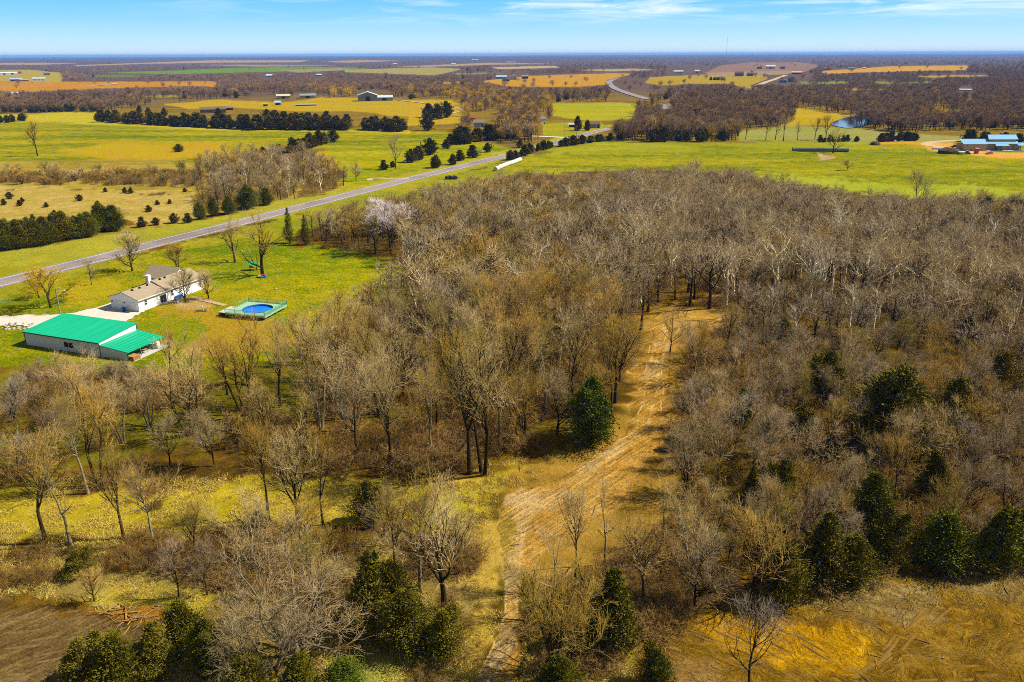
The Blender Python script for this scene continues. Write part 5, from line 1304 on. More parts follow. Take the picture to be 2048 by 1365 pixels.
# ------------------------------------------------------------------ far woods
WB = {
 'left': [(-320, 184), (230, 182), (700, 178), (1230, 178), (1300, 200), (1290, 208), (1100, 206), (900, 200), (700, 196), (440, 200), (320, 208), (205, 228), (-320, 228)],
 'farm': [(925, 205), (1100, 206), (1110, 235), (1090, 250), (1080, 285), (990, 288), (905, 285), (925, 266)],
 'right': [(1300, 200), (1480, 176), (2370, 150), (2370, 288), (1900, 272), (1790, 264), (1700, 254), (1590, 252), (1480, 262), (1476, 283), (1235, 283), (1225, 262), (1265, 240)],
}
BOX = []      # photo boxes that the far trees must leave free (x0, x1, y0, y1)
BOX += [(712, 786, 180, 206), (1120, 1205, 236, 265), (1070, 1096, 225, 258), (935, 1000, 225, 270), (1840, 2060, 262, 312), (500, 560, 190, 204), (595, 635, 188, 203),
        (0, 110, 146, 170), (985, 1060, 146, 164), (1455, 1625, 122, 170), (1330, 1420, 132, 158), (518, 545, 148, 160), (620, 650, 148, 160), (1565, 1600, 156, 170), (1215, 1300, 158, 202), (1318, 1345, 204, 222), (1684, 1712, 236, 250), (1560, 1580, 150, 172), (1915, 1950, 176, 186)]
def visible_clear(u, v, hp):
    bad = np.zeros(len(u), bool)
    for nm, P in OPEN.items():
        for f in (0.0, 0.55, 0.95): bad |= in_poly(u, v - hp * f, P)
    for x0, x1, y0, y1 in BOX:
        for f in (0.0, 0.5, 0.9): bad |= (u > x0) & (u < x1) & (v - hp * f > y0) & (v - hp * f < y1)
    if v.size and float(np.median(v)) < 205: bad &= (rng.random(len(u)) > 0.02)
    return ~bad
def far_set(n, ylo, yhi, polys=None, hr=(9, 14)):
    u = rng.uniform(-320, 2370, n); v = rng.uniform(ylo, yhi, n)
    if polys:
        k = np.zeros(n, bool)
        for P in polys: k |= in_poly(u, v, P)
        u, v = u[k], v[k]
    x, y = ground(u, v); h = rng.uniform(*hr, len(u))
    d = np.hypot(x, y); u2, v2 = proj(x, y, hgt(x, y)); ok = (d < 23000) & visible_clear(u2, v2, h * F / d)
    rd = np.full(len(x), 99.0)
    for ln in (px_line([(1298, 200), (1250, 186), (1221, 172), (1217, 165.5), (1236, 158)]), px_line([(1481, 186), (1520, 170), (1572, 151)]), px_line([(1335, 209), (1334, 213), (1300, 226)])):
        rd = np.minimum(rd, poly_dist(x, y, ln))
    ok &= rd > 10
    return [(a, b, c, e, f) for a, b, c, e, f in zip(x[ok], y[ok], u2[ok], v2[ok], h[ok])]
mids = far_set(11500, 176, 290, list(WB.values()))
fars = far_set(18500, 112, 184)
print('far trees', len(mids), len(fars))
far_src = []; gold_src = []
cand = [m_ for m_ in mids if 1700 < m_[2] < 1900 and m_[3] > 262]; cand += [m_ for m_ in mids if 1250 < m_[2] < 1450 and m_[3] > 270]
m3 = sorted(cand, key=lambda t: t[0])[:3]
for i, (x, y, u, v, h) in enumerate(m3):
    o = place('far', x, y, h, var=i, name='bare_tree', label='brown bare tree at the front of the far wood behind the right field', group='trees at the front of the far right wood')
    far_src.append(list(o.children)); mids.remove((x, y, u, v, h))
gm = [m_ for m_ in mids if 925 < m_[2] < 1090][0]
o = place('far_gold', gm[0], gm[1], gm[4], name='golden_tree', label='yellowish tree in the farmyard wood beyond the highway'); gold_src.append(list(o.children)); mids.remove(gm)
# the ones that can be told apart: those at the front of their belt
front = sorted([m_ for m_ in mids if -20 < m_[2] < 2068], key=lambda t: -t[3])
fr = [m_ for m_ in front if m_[3] > 266][:26]
for (x, y, u, v, h) in fr:
    if u < 1120: nm, lab, gp = 'bare_tree', 'leafless tree around the farmhouses between the pasture hedge and the highway', 'trees around the farmhouses'
    elif u < 1500: nm, lab, gp = 'bare_tree', 'leafless tree in the open row at the head of the right green field', 'trees at the head of the right field'
    else: nm, lab, gp = 'bare_tree', 'leafless tree at the near edge of the far wood behind the blue roofed house', 'trees behind the blue roofed house'
    place('mid', x, y, h * 1.05, name=nm, label=lab, group=gp, wide=1.05); mids.remove((x, y, u, v, h))
gold = [m_ for m_ in mids if (620 < m_[2] < 1110 and random.random() < .35) or random.random() < .02]
gs = set(id(m_) for m_ in gold)
restm = [m_ for m_ in mids if id(m_) not in gs]
belt = [m_ for m_ in restm if m_[3] > 192]; rest = [m_ for m_ in restm if m_[3] <= 192] + fars
bsrc = []
for i, m_ in enumerate([b_ for b_ in belt if b_[3] > 255 and b_[2] > 1700][:3]):
    o = place('belt', m_[0], m_[1], m_[4], var=i, name='belt_tree', label='bare tree within the front rows of the wood behind the blue roofed house', group='trees in the front rows of the far wood'); bsrc.append(list(o.children)); belt.remove(m_)
as_stuff('belt_woods', 'brown bare woods behind the pastures on both sides of the highway', 'woods', bsrc, belt, T['belt'][0][1]['h'], (1.0, 1.35))
as_stuff('far_woods', 'brown and purple woods covering the country out to the skyline', 'woods', far_src, rest, 13.5, (1.0, 1.35))
as_stuff('golden_woods', 'yellowish trees scattered through the farther woods', 'woods', gold_src, gold, 13.5, (1.0, 1.3))
# dark evergreens that dot the far woods
ev = far_set(2400, 118, 270, None, (6, 10)); ev = [e for e in ev if random.random() < .25 or 145 < e[3] < 200]
es = []
for i, e in enumerate([e for e in ev if e[3] > 225][:2]):
    o = place('cedar_mid', e[0], e[1], e[4], var=i, name='cedar_tree', label='dark cedar standing singly among the bare trees of the far wood', group='single cedars in the far wood'); es.append(list(o.children)); ev.remove(e)
as_stuff('far_evergreens', 'dark evergreens dotted through the far woods', 'evergreens', es, [e for e in ev if random.random() < .4], 8.0, (1.0, 1.4))
# ------------------------------------------------------------------ buildings and things
def slab(mb, e0, e1, r1, r0, th=0.14):
    """roof plane: eave from e0 to e1, ridge from r0 to r1, with thickness"""
    p = [Vector(q) for q in (e0, e1, r1, r0)]
    return mb.hexa([q - Vector((0, 0, th)) for q in p] + p)
def window(parent, x, y, z, w, h, axis, sgn, mat_f='white_trim', mat_g='glass', mull=True):
    """a window let on to a wall whose outward side is sgn along axis"""
    def bx(mb, a0, a1, d0, d1, z0, z1):
        lo, hi = sorted((sgn * d0, sgn * d1))
        if axis == 'y': mb.box(x + a0, x + a1, y + lo, y + hi, z + z0, z + z1)
        else: mb.box(x + lo, x + hi, y + a0, y + a1, z + z0, z + z1)
    f = MB(); t = 0.09
    bx(f, -w / 2 - t, -w / 2, -0.02, 0.07, -h / 2 - t, h / 2 + t); bx(f, w / 2, w / 2 + t, -0.02, 0.07, -h / 2 - t, h / 2 + t)
    bx(f, -w / 2, w / 2, -0.02, 0.07, h / 2, h / 2 + t); bx(f, -w / 2, w / 2, -0.02, 0.09, -h / 2 - t, -h / 2)
    if mull: bx(f, -w / 2, w / 2, -0.02, 0.06, -0.05, 0.05)
    o = f.build('window', M[mat_f], parent)
    g = MB(); bx(g, -w / 2, w / 2, -0.02, 0.035, -h / 2, h / 2); g.build('pane', M[mat_g], o)
    return o

def white_house():
    t = thing('ranch_house', 'long white ranch house with brown shingle roof, chimney and attached garage', 'house', (-88.19, 176.44, 0), 1.190)
    W = 8.73
    b = MB().prismx([(0, -0.3), (0, 2.95), (W / 2, 4.4), (W, 2.95), (W, -0.3)], 0, 9)
    b.prismx([(0.0, -0.3), (0.0, 3.0), (W / 2, 4.85), (W, 3.0), (W, -0.3)], 9.004, 21.5)
    b.prism([(15.2, -0.3), (15.2, 3.6), (18.35, 5.85), (21.48, 3.6), (21.48, -0.3)], 4.2, 13.2)
    b.build('wall', M['white'], t)
    r = MB()
    for x0, x1, e, rg in ((-0.4, 9.0, 2.98, 4.55), (8.85, 21.8, 3.06, 5.0)):
        slab(r, (x0, -0.45, e), (x1, -0.45, e), (x1, W / 2, rg), (x0, W / 2, rg)); slab(r, (x1, W + 0.45, e), (x0, W + 0.45, e), (x0, W / 2, rg), (x1, W / 2, rg))
    slab(r, (14.7, 13.6, 3.5), (14.7, 3.9, 3.5), (18.35, 3.9, 6.0), (18.35, 13.6, 6.0)); slab(r, (21.95, 3.9, 3.5), (21.95, 13.6, 3.5), (18.35, 13.6, 6.0), (18.35, 3.9, 6.0))
    ro = r.build('roof', M['shingle'], t)
    MB().box(8.3, 9.2, 4.6, 5.5, 3.6, 6.2).box(8.22, 9.28, 4.52, 5.58, 6.2, 6.34).build('chimney', M['white_trim'], ro)
    for x, y, z in ((2.2, 3.6, 4.35), (4.4, 3.6, 4.35), (6.9, 3.7, 4.38), (11, 3.7, 4.8), (12.6, 3.7, 4.8)):
        MB().box(x - .18, x + .18, y - .18, y + .18, z - .1, z + .32).build('roof_vent', M['dark'], ro)
    f = MB()
    f.box(-0.42, 9.0, -0.52, -0.45, 2.8, 2.99).box(9.0, 21.82, -0.52, -0.45, 2.88, 3.07)
    f.build('fascia', M['white_trim'], t)
    MB().box(8.80, 8.87, -0.3, W / 2, 3.1, 3.3).build('flashing', M['grey_metal'], ro)
    for y0 in (0.9, 5.0):
        d = MB().box(-0.06, 0.02, y0, y0 + 2.7, 0, 2.2)
        for k in range(4): d.box(-0.09, -0.06, y0 + .05, y0 + 2.65, 0.05 + .54 * k, 0.5 + .54 * k)
        tag(d.build('garage_door', M['white_trim'], t))
    for y in (4.3, 8.2): MB().box(-0.2, 0, y - .13, y + .13, 1.75, 2.05).build('wall_lamp', M['black'], t)
    for x, z, w, h in ((2.2, 1.75, .7, 1.1), (10.6, 1.8, .8, 1.1), (13.6, 1.8, .7, .9), (20.2, 1.9, .7, 1.1)): window(t, x, 0, z, w, h, 'y', -1)
    window(t, 18.35, 4.2, 4.75, .6, .7, 'y', -1)
    window(t, 12.0, W, 1.8, 1.2, 1.1, 'y', 1); window(t, 21.5, 6.5, 1.8, 1.0, 1.1, 'x', 1)
    d = window(t, 7.6, 0, 1.15, 1.9, 2.0, 'y', -1, mull=False); d.name = 'sliding_door'
    MB().box(7.57, 7.63, -0.06, 0.0, .15, 2.15).build('door_bar', M['white_trim'], d)
    MB().box(7.0, 8.6, -1.1, -0.05, 0, .25).build('step', M['concrete'], t)
    return t
white_house()
HU = Vector((math.cos(1.19), math.sin(1.19), 0)); HV = Vector((-math.sin(1.19), math.cos(1.19), 0)); HO = Vector((-88.19, 176.44, 0))
def hp(u, v, z=0.0): q = HO + HU * u + HV * v; return (q.x, q.y, z)
t = thing('wheelie_bin', 'blue wheeled rubbish bin by the garage doors of the white house', 'bin', hp(-1.1, 3.7), 1.19)
MB().hexa([(-.26, -.28, .12), (.26, -.28, .12), (.26, .28, .12), (-.26, .28, .12), (-.33, -.36, 1.0), (.33, -.36, 1.0), (.33, .36, 1.0), (-.33, .36, 1.0)]).build('bin_body', M['blue_bin'], t)
MB().hexa([(-.35, -.4, 1.0), (.37, -.4, 1.0), (.37, .4, 1.0), (-.35, .4, 1.0), (-.3, -.36, 1.12), (.37, -.38, 1.07), (.37, .38, 1.07), (-.3, .36, 1.12)]).build('lid', M['blue_bin'], t)
for s in (-1, 1): MB().tube((.22, s * .30, .12), (.22, s * .37, .12), .12, k=12).build('wheel', M['rubber'], t)
t = thing('bench', 'blue bench against the back wall of the white house', 'bench', hp(11.6, -1.1), 1.19)
MB().box(-1.5, 1.5, -.28, .28, .42, .5).build('seat', M['blue_bench'], t); MB().box(-1.5, 1.5, .24, .32, .5, 1.0).build('backrest', M['blue_bench'], t)
for x in (-1.3, 1.3): MB().box(x - .05, x + .05, -.25, .28, 0, .42).build('leg', M['blue_bench'], t)
t = thing('wreath', 'round dark garden ring leaning on the white house wall', 'garden ornament', hp(16.2, -.35, .1), 1.19)
mb = MB()
for k in range(16):
    a0, a1 = 2 * math.pi * k / 16, 2 * math.pi * (k + 1) / 16
    mb.tube((.5 * math.cos(a0), 0, .6 + .6 * math.sin(a0)), (.5 * math.cos(a1), .02, .6 + .6 * math.sin(a1)), .05, k=6)
mb.build('ring', M['wood'], t)
t = thing('planter', 'low wooden planter with a white post on the rough grass by the house', 'planter', (*flat(402, 624), 0), .3)
MB().box(-1.3, 1.3, -.7, -.6, 0, .3).box(-1.3, 1.3, .6, .7, 0, .3).box(-1.3, -1.2, -.6, .6, 0, .3).box(1.2, 1.3, -.6, .6, 0, .3).build('frame', M['wood'], t)
MB().box(-1.2, 1.2, -.6, .6, 0, .22).build('soil', M['soil_heap'], t)
MB().tube((.5, 0, .2), (.5, 0, 1.5), .08, k=8).box(.3, .7, -.05, .05, 1.1, 1.2).build('post', M['white_trim'], t)
def rock(name, label, x, y, r, group=None, mat='stone', flat_=0.6, z=None):
    import bmesh
    bm = bmesh.new(); bmesh.ops.create_icosphere(bm, subdivisions=2, radius=r)
    sd_ = random.random() * 50
    for v in bm.verts:
        k = 0.75 + 0.5 * float(vnoise(v.co.x / r * 1.3 + sd_, v.co.y / r * 1.3 + v.co.z / r, 9)); v.co *= k; v.co.z *= flat_
    me = bpy.data.meshes.new(name); bm.to_mesh(me); bm.free(); me.materials.append(M[mat])
    o = link(name, me, loc=(x, y, (float(hgt(x, y)) if z is None else z) + r * flat_ * .35)); o.rotation_euler.z = random.uniform(0, 6)
    return tag(o, label, 'rock' if mat == 'stone' else 'mound', group)
for k in range(13):
    a = k / 13 * 6.283; x, y, _ = hp(11.2 + 2.3 * math.cos(a), -2.9 + 1.1 * math.sin(a)); rock('garden_rock', 'garden rock in the ring round the little tree behind the house', x, y, random.uniform(.16, .3), 'rocks round the little tree', z=0)
x0, y0 = flat(55, 656)
for k in range(44):
    px, py = random.uniform(2, 68), random.uniform(646, 660); x, y = flat(px, py); rock('rubble_rock', 'lump of pale rubble beside the gravel drive at the left edge', x, y, random.uniform(.12, .42), 'rubble beside the gravel drive', z=0)
for px, py, lab in ((444 + 40, 503, 'white flat stone on the lawn left of the big swing tree'), (552, 579, 'white stone on the lawn by the worn footpath'), (128, 583, 'small white stone on the lawn above the light pole')):
    x, y = flat(px, py); rock('lawn_stone', lab, x, y, .4, mat='stone')

def barn():
    a = -0.353; t = thing('metal_barn', 'white metal barn with a bright green roof sloping one way', 'barn', (-102.2, 154.5, 0), a)
    L, W, h1, h2 = 20.39, 9.96, 2.9, 3.72
    MB().prismx([(0, -.5), (0, h1), (W, h2), (W, -.5)], 0, L).build('wall', M['barn_wall'], t)
    r = MB(); slab(r, (-.15, -.3, h1 + .1), (L + .15, -.3, h1 + .1), (L + .15, W + .3, h2 + .14), (-.15, W + .3, h2 + .14), .1)
    for k in range(34): x = -.1 + k * .62; slab(r, (x, -.3, h1 + .135), (x + .05, -.3, h1 + .135), (x + .05, W + .3, h2 + .175), (x, W + .3, h2 + .175), .03)
    r.build('roof', M['barn_roof'], t)
    m = MB().box(-.08, .06, -.08, .06, 0, h1).box(L - .02, L + .08, -.08, .06, 0, h1).box(-.16, L + .16, -.36, -.3, h1 - .12, h1 + .12)
    m.box(L + .0, L + .1, W - .06, W + .08, 0, h2); m.build('trim', M['barn_trim'], t)
    d = MB().box(10.9, 13.4, -.05, .02, .9, 2.0).build('window', M['dark'], t)
    MB().box(10.8, 10.9, -.08, 0, .8, 2.1).box(13.4, 13.5, -.08, 0, .8, 2.1).box(10.9, 13.4, -.08, 0, 2.0, 2.1).box(12.1, 12.2, -.07, 0, .9, 2.0).build('frame', M['barn_wall'], d)
    MB().box(-.06, .02, 3.2, 7.2, 0, 2.7).build('sliding_door', M['grey_metal'], t)
    # open lean-to on the right gable
    l = MB(); slab(l, (L + 7.35, 10.0, 1.75), (L + 7.35, -.1, 1.75), (L + .05, -.1, 2.45), (L + .05, 10.0, 2.45), .1)
    for k in range(17): y = -.05 + k * .62; slab(l, (L + 7.35, y + .05, 1.785), (L + 7.35, y, 1.785), (L + .05, y, 2.485), (L + .05, y + .05, 2.485), .03)
    lt = l.build('lean_to_roof', M['barn_roof'], t)
    MB().prism([(L + .02, -1), (L + 7.2, -1), (L + 7.2, 1.6), (L + .02, 2.3)], 0, .08).build('side_wall', M['barn_wall'], t)
    for y in (.1, 3.4, 6.6, 9.8): MB().box(L + 7.05, L + 7.2, y - .08, y + .08, -1, 1.62).build('post', M['wood'], lt)
    MB().box(L + 7.1, L + 7.28, -.06, .1, -1, 1.7).build('corner_trim', M['barn_trim'], t)
    MB().box(L + .05, L + 8.6, .1, 9.9, -.6, .03).build('slab_floor', M['concrete'], t)
    return t
barn()
BA = -0.353
def bp_(u, v, z=0.05): return (-102.2 + u * math.cos(BA) - v * math.sin(BA), 154.5 + u * math.sin(BA) + v * math.cos(BA), z)
t = thing('freezer', 'white appliance standing under the open end of the green lean-to', 'appliance', bp_(27.6, 7.7), BA)
MB().box(-.4, .4, -.4, .4, 0, 1.35).build('cabinet', M['white_trim'], t, .03); MB().box(.4, .45, -.38, .38, .05, 1.3).build('door', M['white_trim'], t)
t = thing('lumber_crate', 'orange timber crate at the near corner of the green lean-to', 'crate', bp_(27.9, 1.0), BA)
for k in range(4): MB().box(-.9, .9, -.9, .9, .02 + .22 * k, .18 + .22 * k).build('board', M['log'], t)
t = thing('garden_table', 'small wooden table under the middle of the lean-to', 'table', bp_(26.8, 4.6), BA)
MB().box(-.8, .8, -.5, .5, .7, .76).build('table_top', M['log'], t)
for sx in (-.7, .7):
    for sy in (-.4, .4): MB().box(sx - .04, sx + .04, sy - .04, sy + .04, 0, .7).build('leg', M['log'], t)

def pool():
    A, B, Cc, D = [Vector((*q, 0)) for q in ((-67.3, 172.4), (-56.9, 169.4), (-53.2, 178.3), (-63.0, 182.1))]
    cx = (A + B + Cc + D) / 4; ang = math.atan2((B - A).y, (B - A).x)
    t = thing('pool_deck', 'raised pale green pool deck with railings round a blue round pool', 'pool deck', (cx.x, cx.y, 0), ang)
    hw, hd, z = 5.2, 4.75, 1.05
    # deck boards with a round hole for the pool
    n = 64; pr = 3.55; V = []; Fc = []; px_ = .3
    for k in range(n):
        a = 2 * math.pi * k / n; c, s = math.cos(a), math.sin(a)
        m = min(hw / max(abs(c), 1e-6), hd / max(abs(s), 1e-6)) if True else 0
        V += [(px_ + pr * c, pr * s, z), (max(-hw, min(hw, m * c)), max(-hd, min(hd, m * s)), z)]
    for k in range(n): a, b = 2 * k, 2 * ((k + 1) % n); Fc.append((a, a + 1, b + 1, b))
    V2 = V + [(x, y, z - .12) for x, y, zz in V]; m_ = len(V)
    F2 = Fc + [tuple(i + m_ for i in reversed(f)) for f in Fc] + [(2 * k, 2 * ((k + 1) % n), 2 * ((k + 1) % n) + m_, 2 * k + m_) for k in range(n)] + [(2 * k + 1, 2 * k + 1 + m_, 2 * ((k + 1) % n) + 1 + m_, 2 * ((k + 1) % n) + 1) for k in range(n)]
    MB().add(V2, F2).build('deck_floor', M['deck'], t)
    for c, s in ((0, -1), (1, 0), (0, 1), (-1, 0)):
        m = MB(); ln = hw if c == 0 else hd
        lo = -ln if not (c == -1) else -ln * .1
        def P(q, zz): return (q, s * hd, zz) if c == 0 else (c * hw, q, zz)
        for zz in (z + .95, z + .12): m.tube(P(lo, zz), P(ln, zz), .05, k=6)
        k_ = int((ln - lo) / .13)
        for i in range(k_ + 1): q = lo + (ln - lo) * i / k_; m.tube(P(q, z + .12), P(q, z + .95), .016, k=4)
        ra = m.build('railing', M['deck_rail'], t)
        for i in range(5): q = lo + (ln - lo) * i / 4; MB().tube(P(q, 0), P(q, z + 1.05), .06, k=6).build('post', M['deck_rail'], ra)
        sk = MB(); sk.box(-hw, hw, s * hd - .04, s * hd + .04, z - .4, z - .02) if c == 0 else sk.box(c * hw - .04, c * hw + .04, -hd, hd, z - .4, z - .02)
        sk.build('rim_board', M['deck'], t)
    w = MB(); n = 48; VV = []
    for zz in (0, z + .04):
        for k in range(n): VV.append((px_ + pr * .99 * math.cos(2 * math.pi * k / n), pr * .99 * math.sin(2 * math.pi * k / n), zz))
    w.add(VV, [(k, (k + 1) % n, (k + 1) % n + n, k + n) for k in range(n)]); w.build('pool_wall', M['liner'], t)
    m, nt, nl, b = newmat('pool_water', 0.06, 0.5); b.inputs['Base Color'].default_value = (0.008, 0.17, 0.62, 1)
    wp = MB().add([(px_ + pr * .985 * math.cos(2 * math.pi * k / n), pr * .985 * math.sin(2 * math.pi * k / n), z - .42) for k in range(n)], [tuple(range(n))]).build('pool_water', m, t)
    for s in (-1, 1):
        for q in (-3, 0, 3): MB().box(q - .06, q + .06, s * hd - .06, s * hd + .06, -.1, z - .1).build('deck_post', M['wood'], t)
    MB().box(-hw - 2.0, -hw, -hd + .2, .2, z - .2, z - .06).box(-hw - 2.0, -hw - 1.9, -hd + .2, .2, 0, z - .2).build('landing', M['concrete'], t)
    return t
pool()

def pole(px, py, h, label, arm=False, lean=0.0, mat='pole'):
    x, y, z = at(px, py); t = thing('utility_pole' if arm else 'light_pole', label, 'pole', (x, y, z), random.uniform(-.2, .2))
    MB().tube((0, 0, -.3), (lean, 0, h), .17, .11, 10).build('post', M[mat], t)
    if arm:
        MB().box(-1.3, 1.3, -.16, -.05, h - .6, h - .45).build('crossarm', M[mat], t)
        for s in (-1.15, -.4, .4, 1.15): MB().tube((s, -.1, h - .45), (s, -.1, h - .2), .05, k=6).build('insulator', M['white_trim'], t)
    else:
        a = MB().tube((lean, 0, h - .4), (lean + .9, 0, h - .1), .035, k=6).build('lamp_arm', M['grey_metal'], t)
        MB().tube((lean + .9, 0, h - .2), (lean + .9, 0, h - .02), .16, .06, 10).build('lamp_head', M['grey_metal'], a)
    return t
pole(121, 629, height_px(121, 629, 574)[3], 'grey wooden light pole beside the gravel drive and the green barn', lean=.1)
pole(262, 516, height_px(262, 516, 461)[3], 'utility pole with a pale crossarm behind the round lawn tree by the highway', True)
pole(1128, 275, height_px(1128, 275, 241)[3], 'thin pole with a lamp head by the side road', False)
pole(1153, 274, height_px(1153, 274, 252)[3], 'plain short pole on the green yard by the side road', True)
pole(1058, 299, height_px(1058, 299, 274)[3], 'pole by the highway among the low cedars', True)

# play things under the big lawn tree
x, y, z = at(507, 541); t = thing('play_set', 'small green and red plastic play set under the big lawn tree', 'play set', (x, y, z), .4)
for sx in (-.9, .9):
    for sy in (-.7, .7): MB().box(sx - .07, sx + .07, sy - .07, sy + .07, 0, 2.0).build('post', M['soil_heap'], t)
MB().box(-1, 1, -.8, .8, .95, 1.05).build('platform', M['log'], t)
MB().hexa([(.95, -.35, 1.0), (.95, .35, 1.0), (3.0, .35, .1), (3.0, -.35, .1), (.95, -.35, 1.12), (.95, .35, 1.12), (3.0, .35, .2), (3.0, -.35, .2)]).build('slide', M['green_plastic'], t)
slab(MB(), (0, 0, 0), (1, 0, 0), (1, 1, 1), (0, 1, 1)); r = MB(); slab(r, (-1.2, -1, 1.9), (1.2, -1, 1.9), (1.2, 0, 2.6), (-1.2, 0, 2.6)); slab(r, (1.2, 1, 1.9), (-1.2, 1, 1.9), (-1.2, 0, 2.6), (1.2, 0, 2.6)); r.build('roof', M['green_plastic'], t)
MB().box(-1, -.9, -.7, .7, 1.05, 1.6).build('side_panel', M['orange'], t)
x, y, z = at(524, 555); t = thing('paddling_ring', 'round rainbow coloured seat ring on the lawn in front of the big tree trunk', 'paddling ring', (x, y, z), 0)
for k in range(18):
    a0, a1 = 2 * math.pi * k / 18, 2 * math.pi * (k + 1) / 18
    MB().tube((math.cos(a0), math.sin(a0), .28), (math.cos(a1), math.sin(a1), .28), .28, k=10).build('segment', M[('purple', 'red', 'orange', 'line_yellow', 'green_plastic', 'blue_bin')[k // 3]], t)
x, y, z = at(3, 608); t = thing('gate', 'green metal farm gate at the left edge of the lawn', 'gate', (x, y, z), .3)
g = MB()
for zz in (.3, .6, .9, 1.2): g.tube((-1.8, 0, zz), (1.8, 0, zz), .04, k=6)
g.build('rails', M['deck_rail'], t)
for s in (-1.8, 1.8): MB().tube((s, 0, 0), (s, 0, 1.4), .07, k=8).build('post', M['deck_rail'], t)

# bales
def bale_row(p0, p1, n, r, mat, label, group, name='hay_bale'):
    a = Vector(at(*p0)); b = Vector(at(*p1)); d = (b - a); ang = math.atan2(d.y, d.x); L = d.length / n
    me = None
    for k in range(n):
        q = a + d * ((k + .5) / n)
        if me is None:
            m = MB(); seg = 20
            prof = [(-.49, .93), (-.44, 1.0), (.44, 1.0), (.49, .93)]
            v = []; 
            for u, rr in prof: v += [(u * L * .99, rr * r * math.cos(2 * math.pi * i / seg), r + rr * r * math.sin(2 * math.pi * i / seg)) for i in range(seg)]
            f = [tuple(range(seg - 1, -1, -1)), tuple(range(3 * seg, 4 * seg))]
            for j in range(3): f += [(j * seg + i, j * seg + (i + 1) % seg, (j + 1) * seg + (i + 1) % seg, (j + 1) * seg + i) for i in range(seg)]
            o = m.add(v, f).build(name, M[mat]); me = o.data
        else: o = link(name, me)
        o.location = (q.x, q.y, float(hgt(q.x, q.y)) - .05); o.rotation_euler = (0, 0, ang)
        tag(o, label, 'hay bale', group)
bale_row((991, 343), (1041, 323), 9, 1.15, 'hay_white', 'white wrapped round bale in the row at the left corner of the right green field', 'white wrapped bales in a row')
bale_row((1584, 303), (1697, 304.5), 24, 1.3, 'hay_grey', 'grey weathered bale in the long row under the round field tree', 'grey bales in the long row')
for k in range(5):
    x, y, z = at(894 + k * 4.6, 359 - (k % 2) * 1.2)
    o = MB().tube((-.8, 0, .8), (.8, 0, .8), .8, k=18).build('black_bale', M['black']); o.location = (x, y, z); o.rotation_euler.z = 1.2
    tag(o, 'black wrapped bale in the short row between highway and wood', 'hay bale', 'black wrapped bales by the highway')

# blue roofed house under construction
def new_house():
    ax, ay, az = at(1926, 302); bx_, by_, _ = at(2036, 304); ang = math.atan2(by_ - ay, bx_ - ax) + .12
    t = thing('blue_roof_house', 'new tan house with pale blue metal roofs and a porch at the right', 'house', (ax, ay, az), ang)
    w = MB().box(0, 14, 0, 9, -.5, 4.0).box(14, 36, 3.0, 11, -.5, 4.0).box(18, 34, 5.2, 10.8, 4.0, 6.3).build('wall', M['tan_wall'], t)
    r = MB()
    slab(r, (-.8, -.8, 4.1), (13.4, -.8, 4.1), (17.4, 9.4, 6.2), (1.2, 9.4, 6.2), .2)
    slab(r, (13.5, 1.4, 4.05), (34, 1.4, 4.05), (35, 5.3, 5.2), (13.8, 5.3, 5.2), .2)
    slab(r, (17.0, 4.6, 6.4), (35.2, 4.6, 6.4), (37.0, 11.5, 8.6), (19.5, 11.5, 8.6), .2)
    slab(r, (18.5, -1.6, 3.1), (27.0, -1.6, 3.1), (27.5, 1.8, 4.0), (20, 1.8, 4.0), .18)
    slab(r, (33, -.8, 3.2), (40.5, -.8, 3.2), (40.5, 5.8, 4.3), (32.6, 5.8, 4.3), .18)
    r.build('roof', M['blue_roof'], t)
    for x in (19.2, 22.5, 26.2, 34.0, 37.0, 39.8): MB().box(x - .15, x + .15, -1.2, -.9, -.3, 3.2).build('porch_post', M['wood'], t)
    for x, w_ in ((15.5, 1.0), (17, 1.0), (24, 1.6), (29, 1.2), (31.5, 1.4)): window(t, x, 3.0, 1.7, w_, 1.5, 'y', -1)
    for x in (2.2, 8.5): window(t, x, 0, 3.1, 1.0, .6, 'y', -1, mull=False)
    MB().box(20.7, 22.0, 2.94, 3.02, 0, 2.3).build('door', M['dark'], t)
    MB().box(14.5, 41, -2.5, 2.9, -.5, .12).build('porch_floor', M['concrete'], t)
new_house()
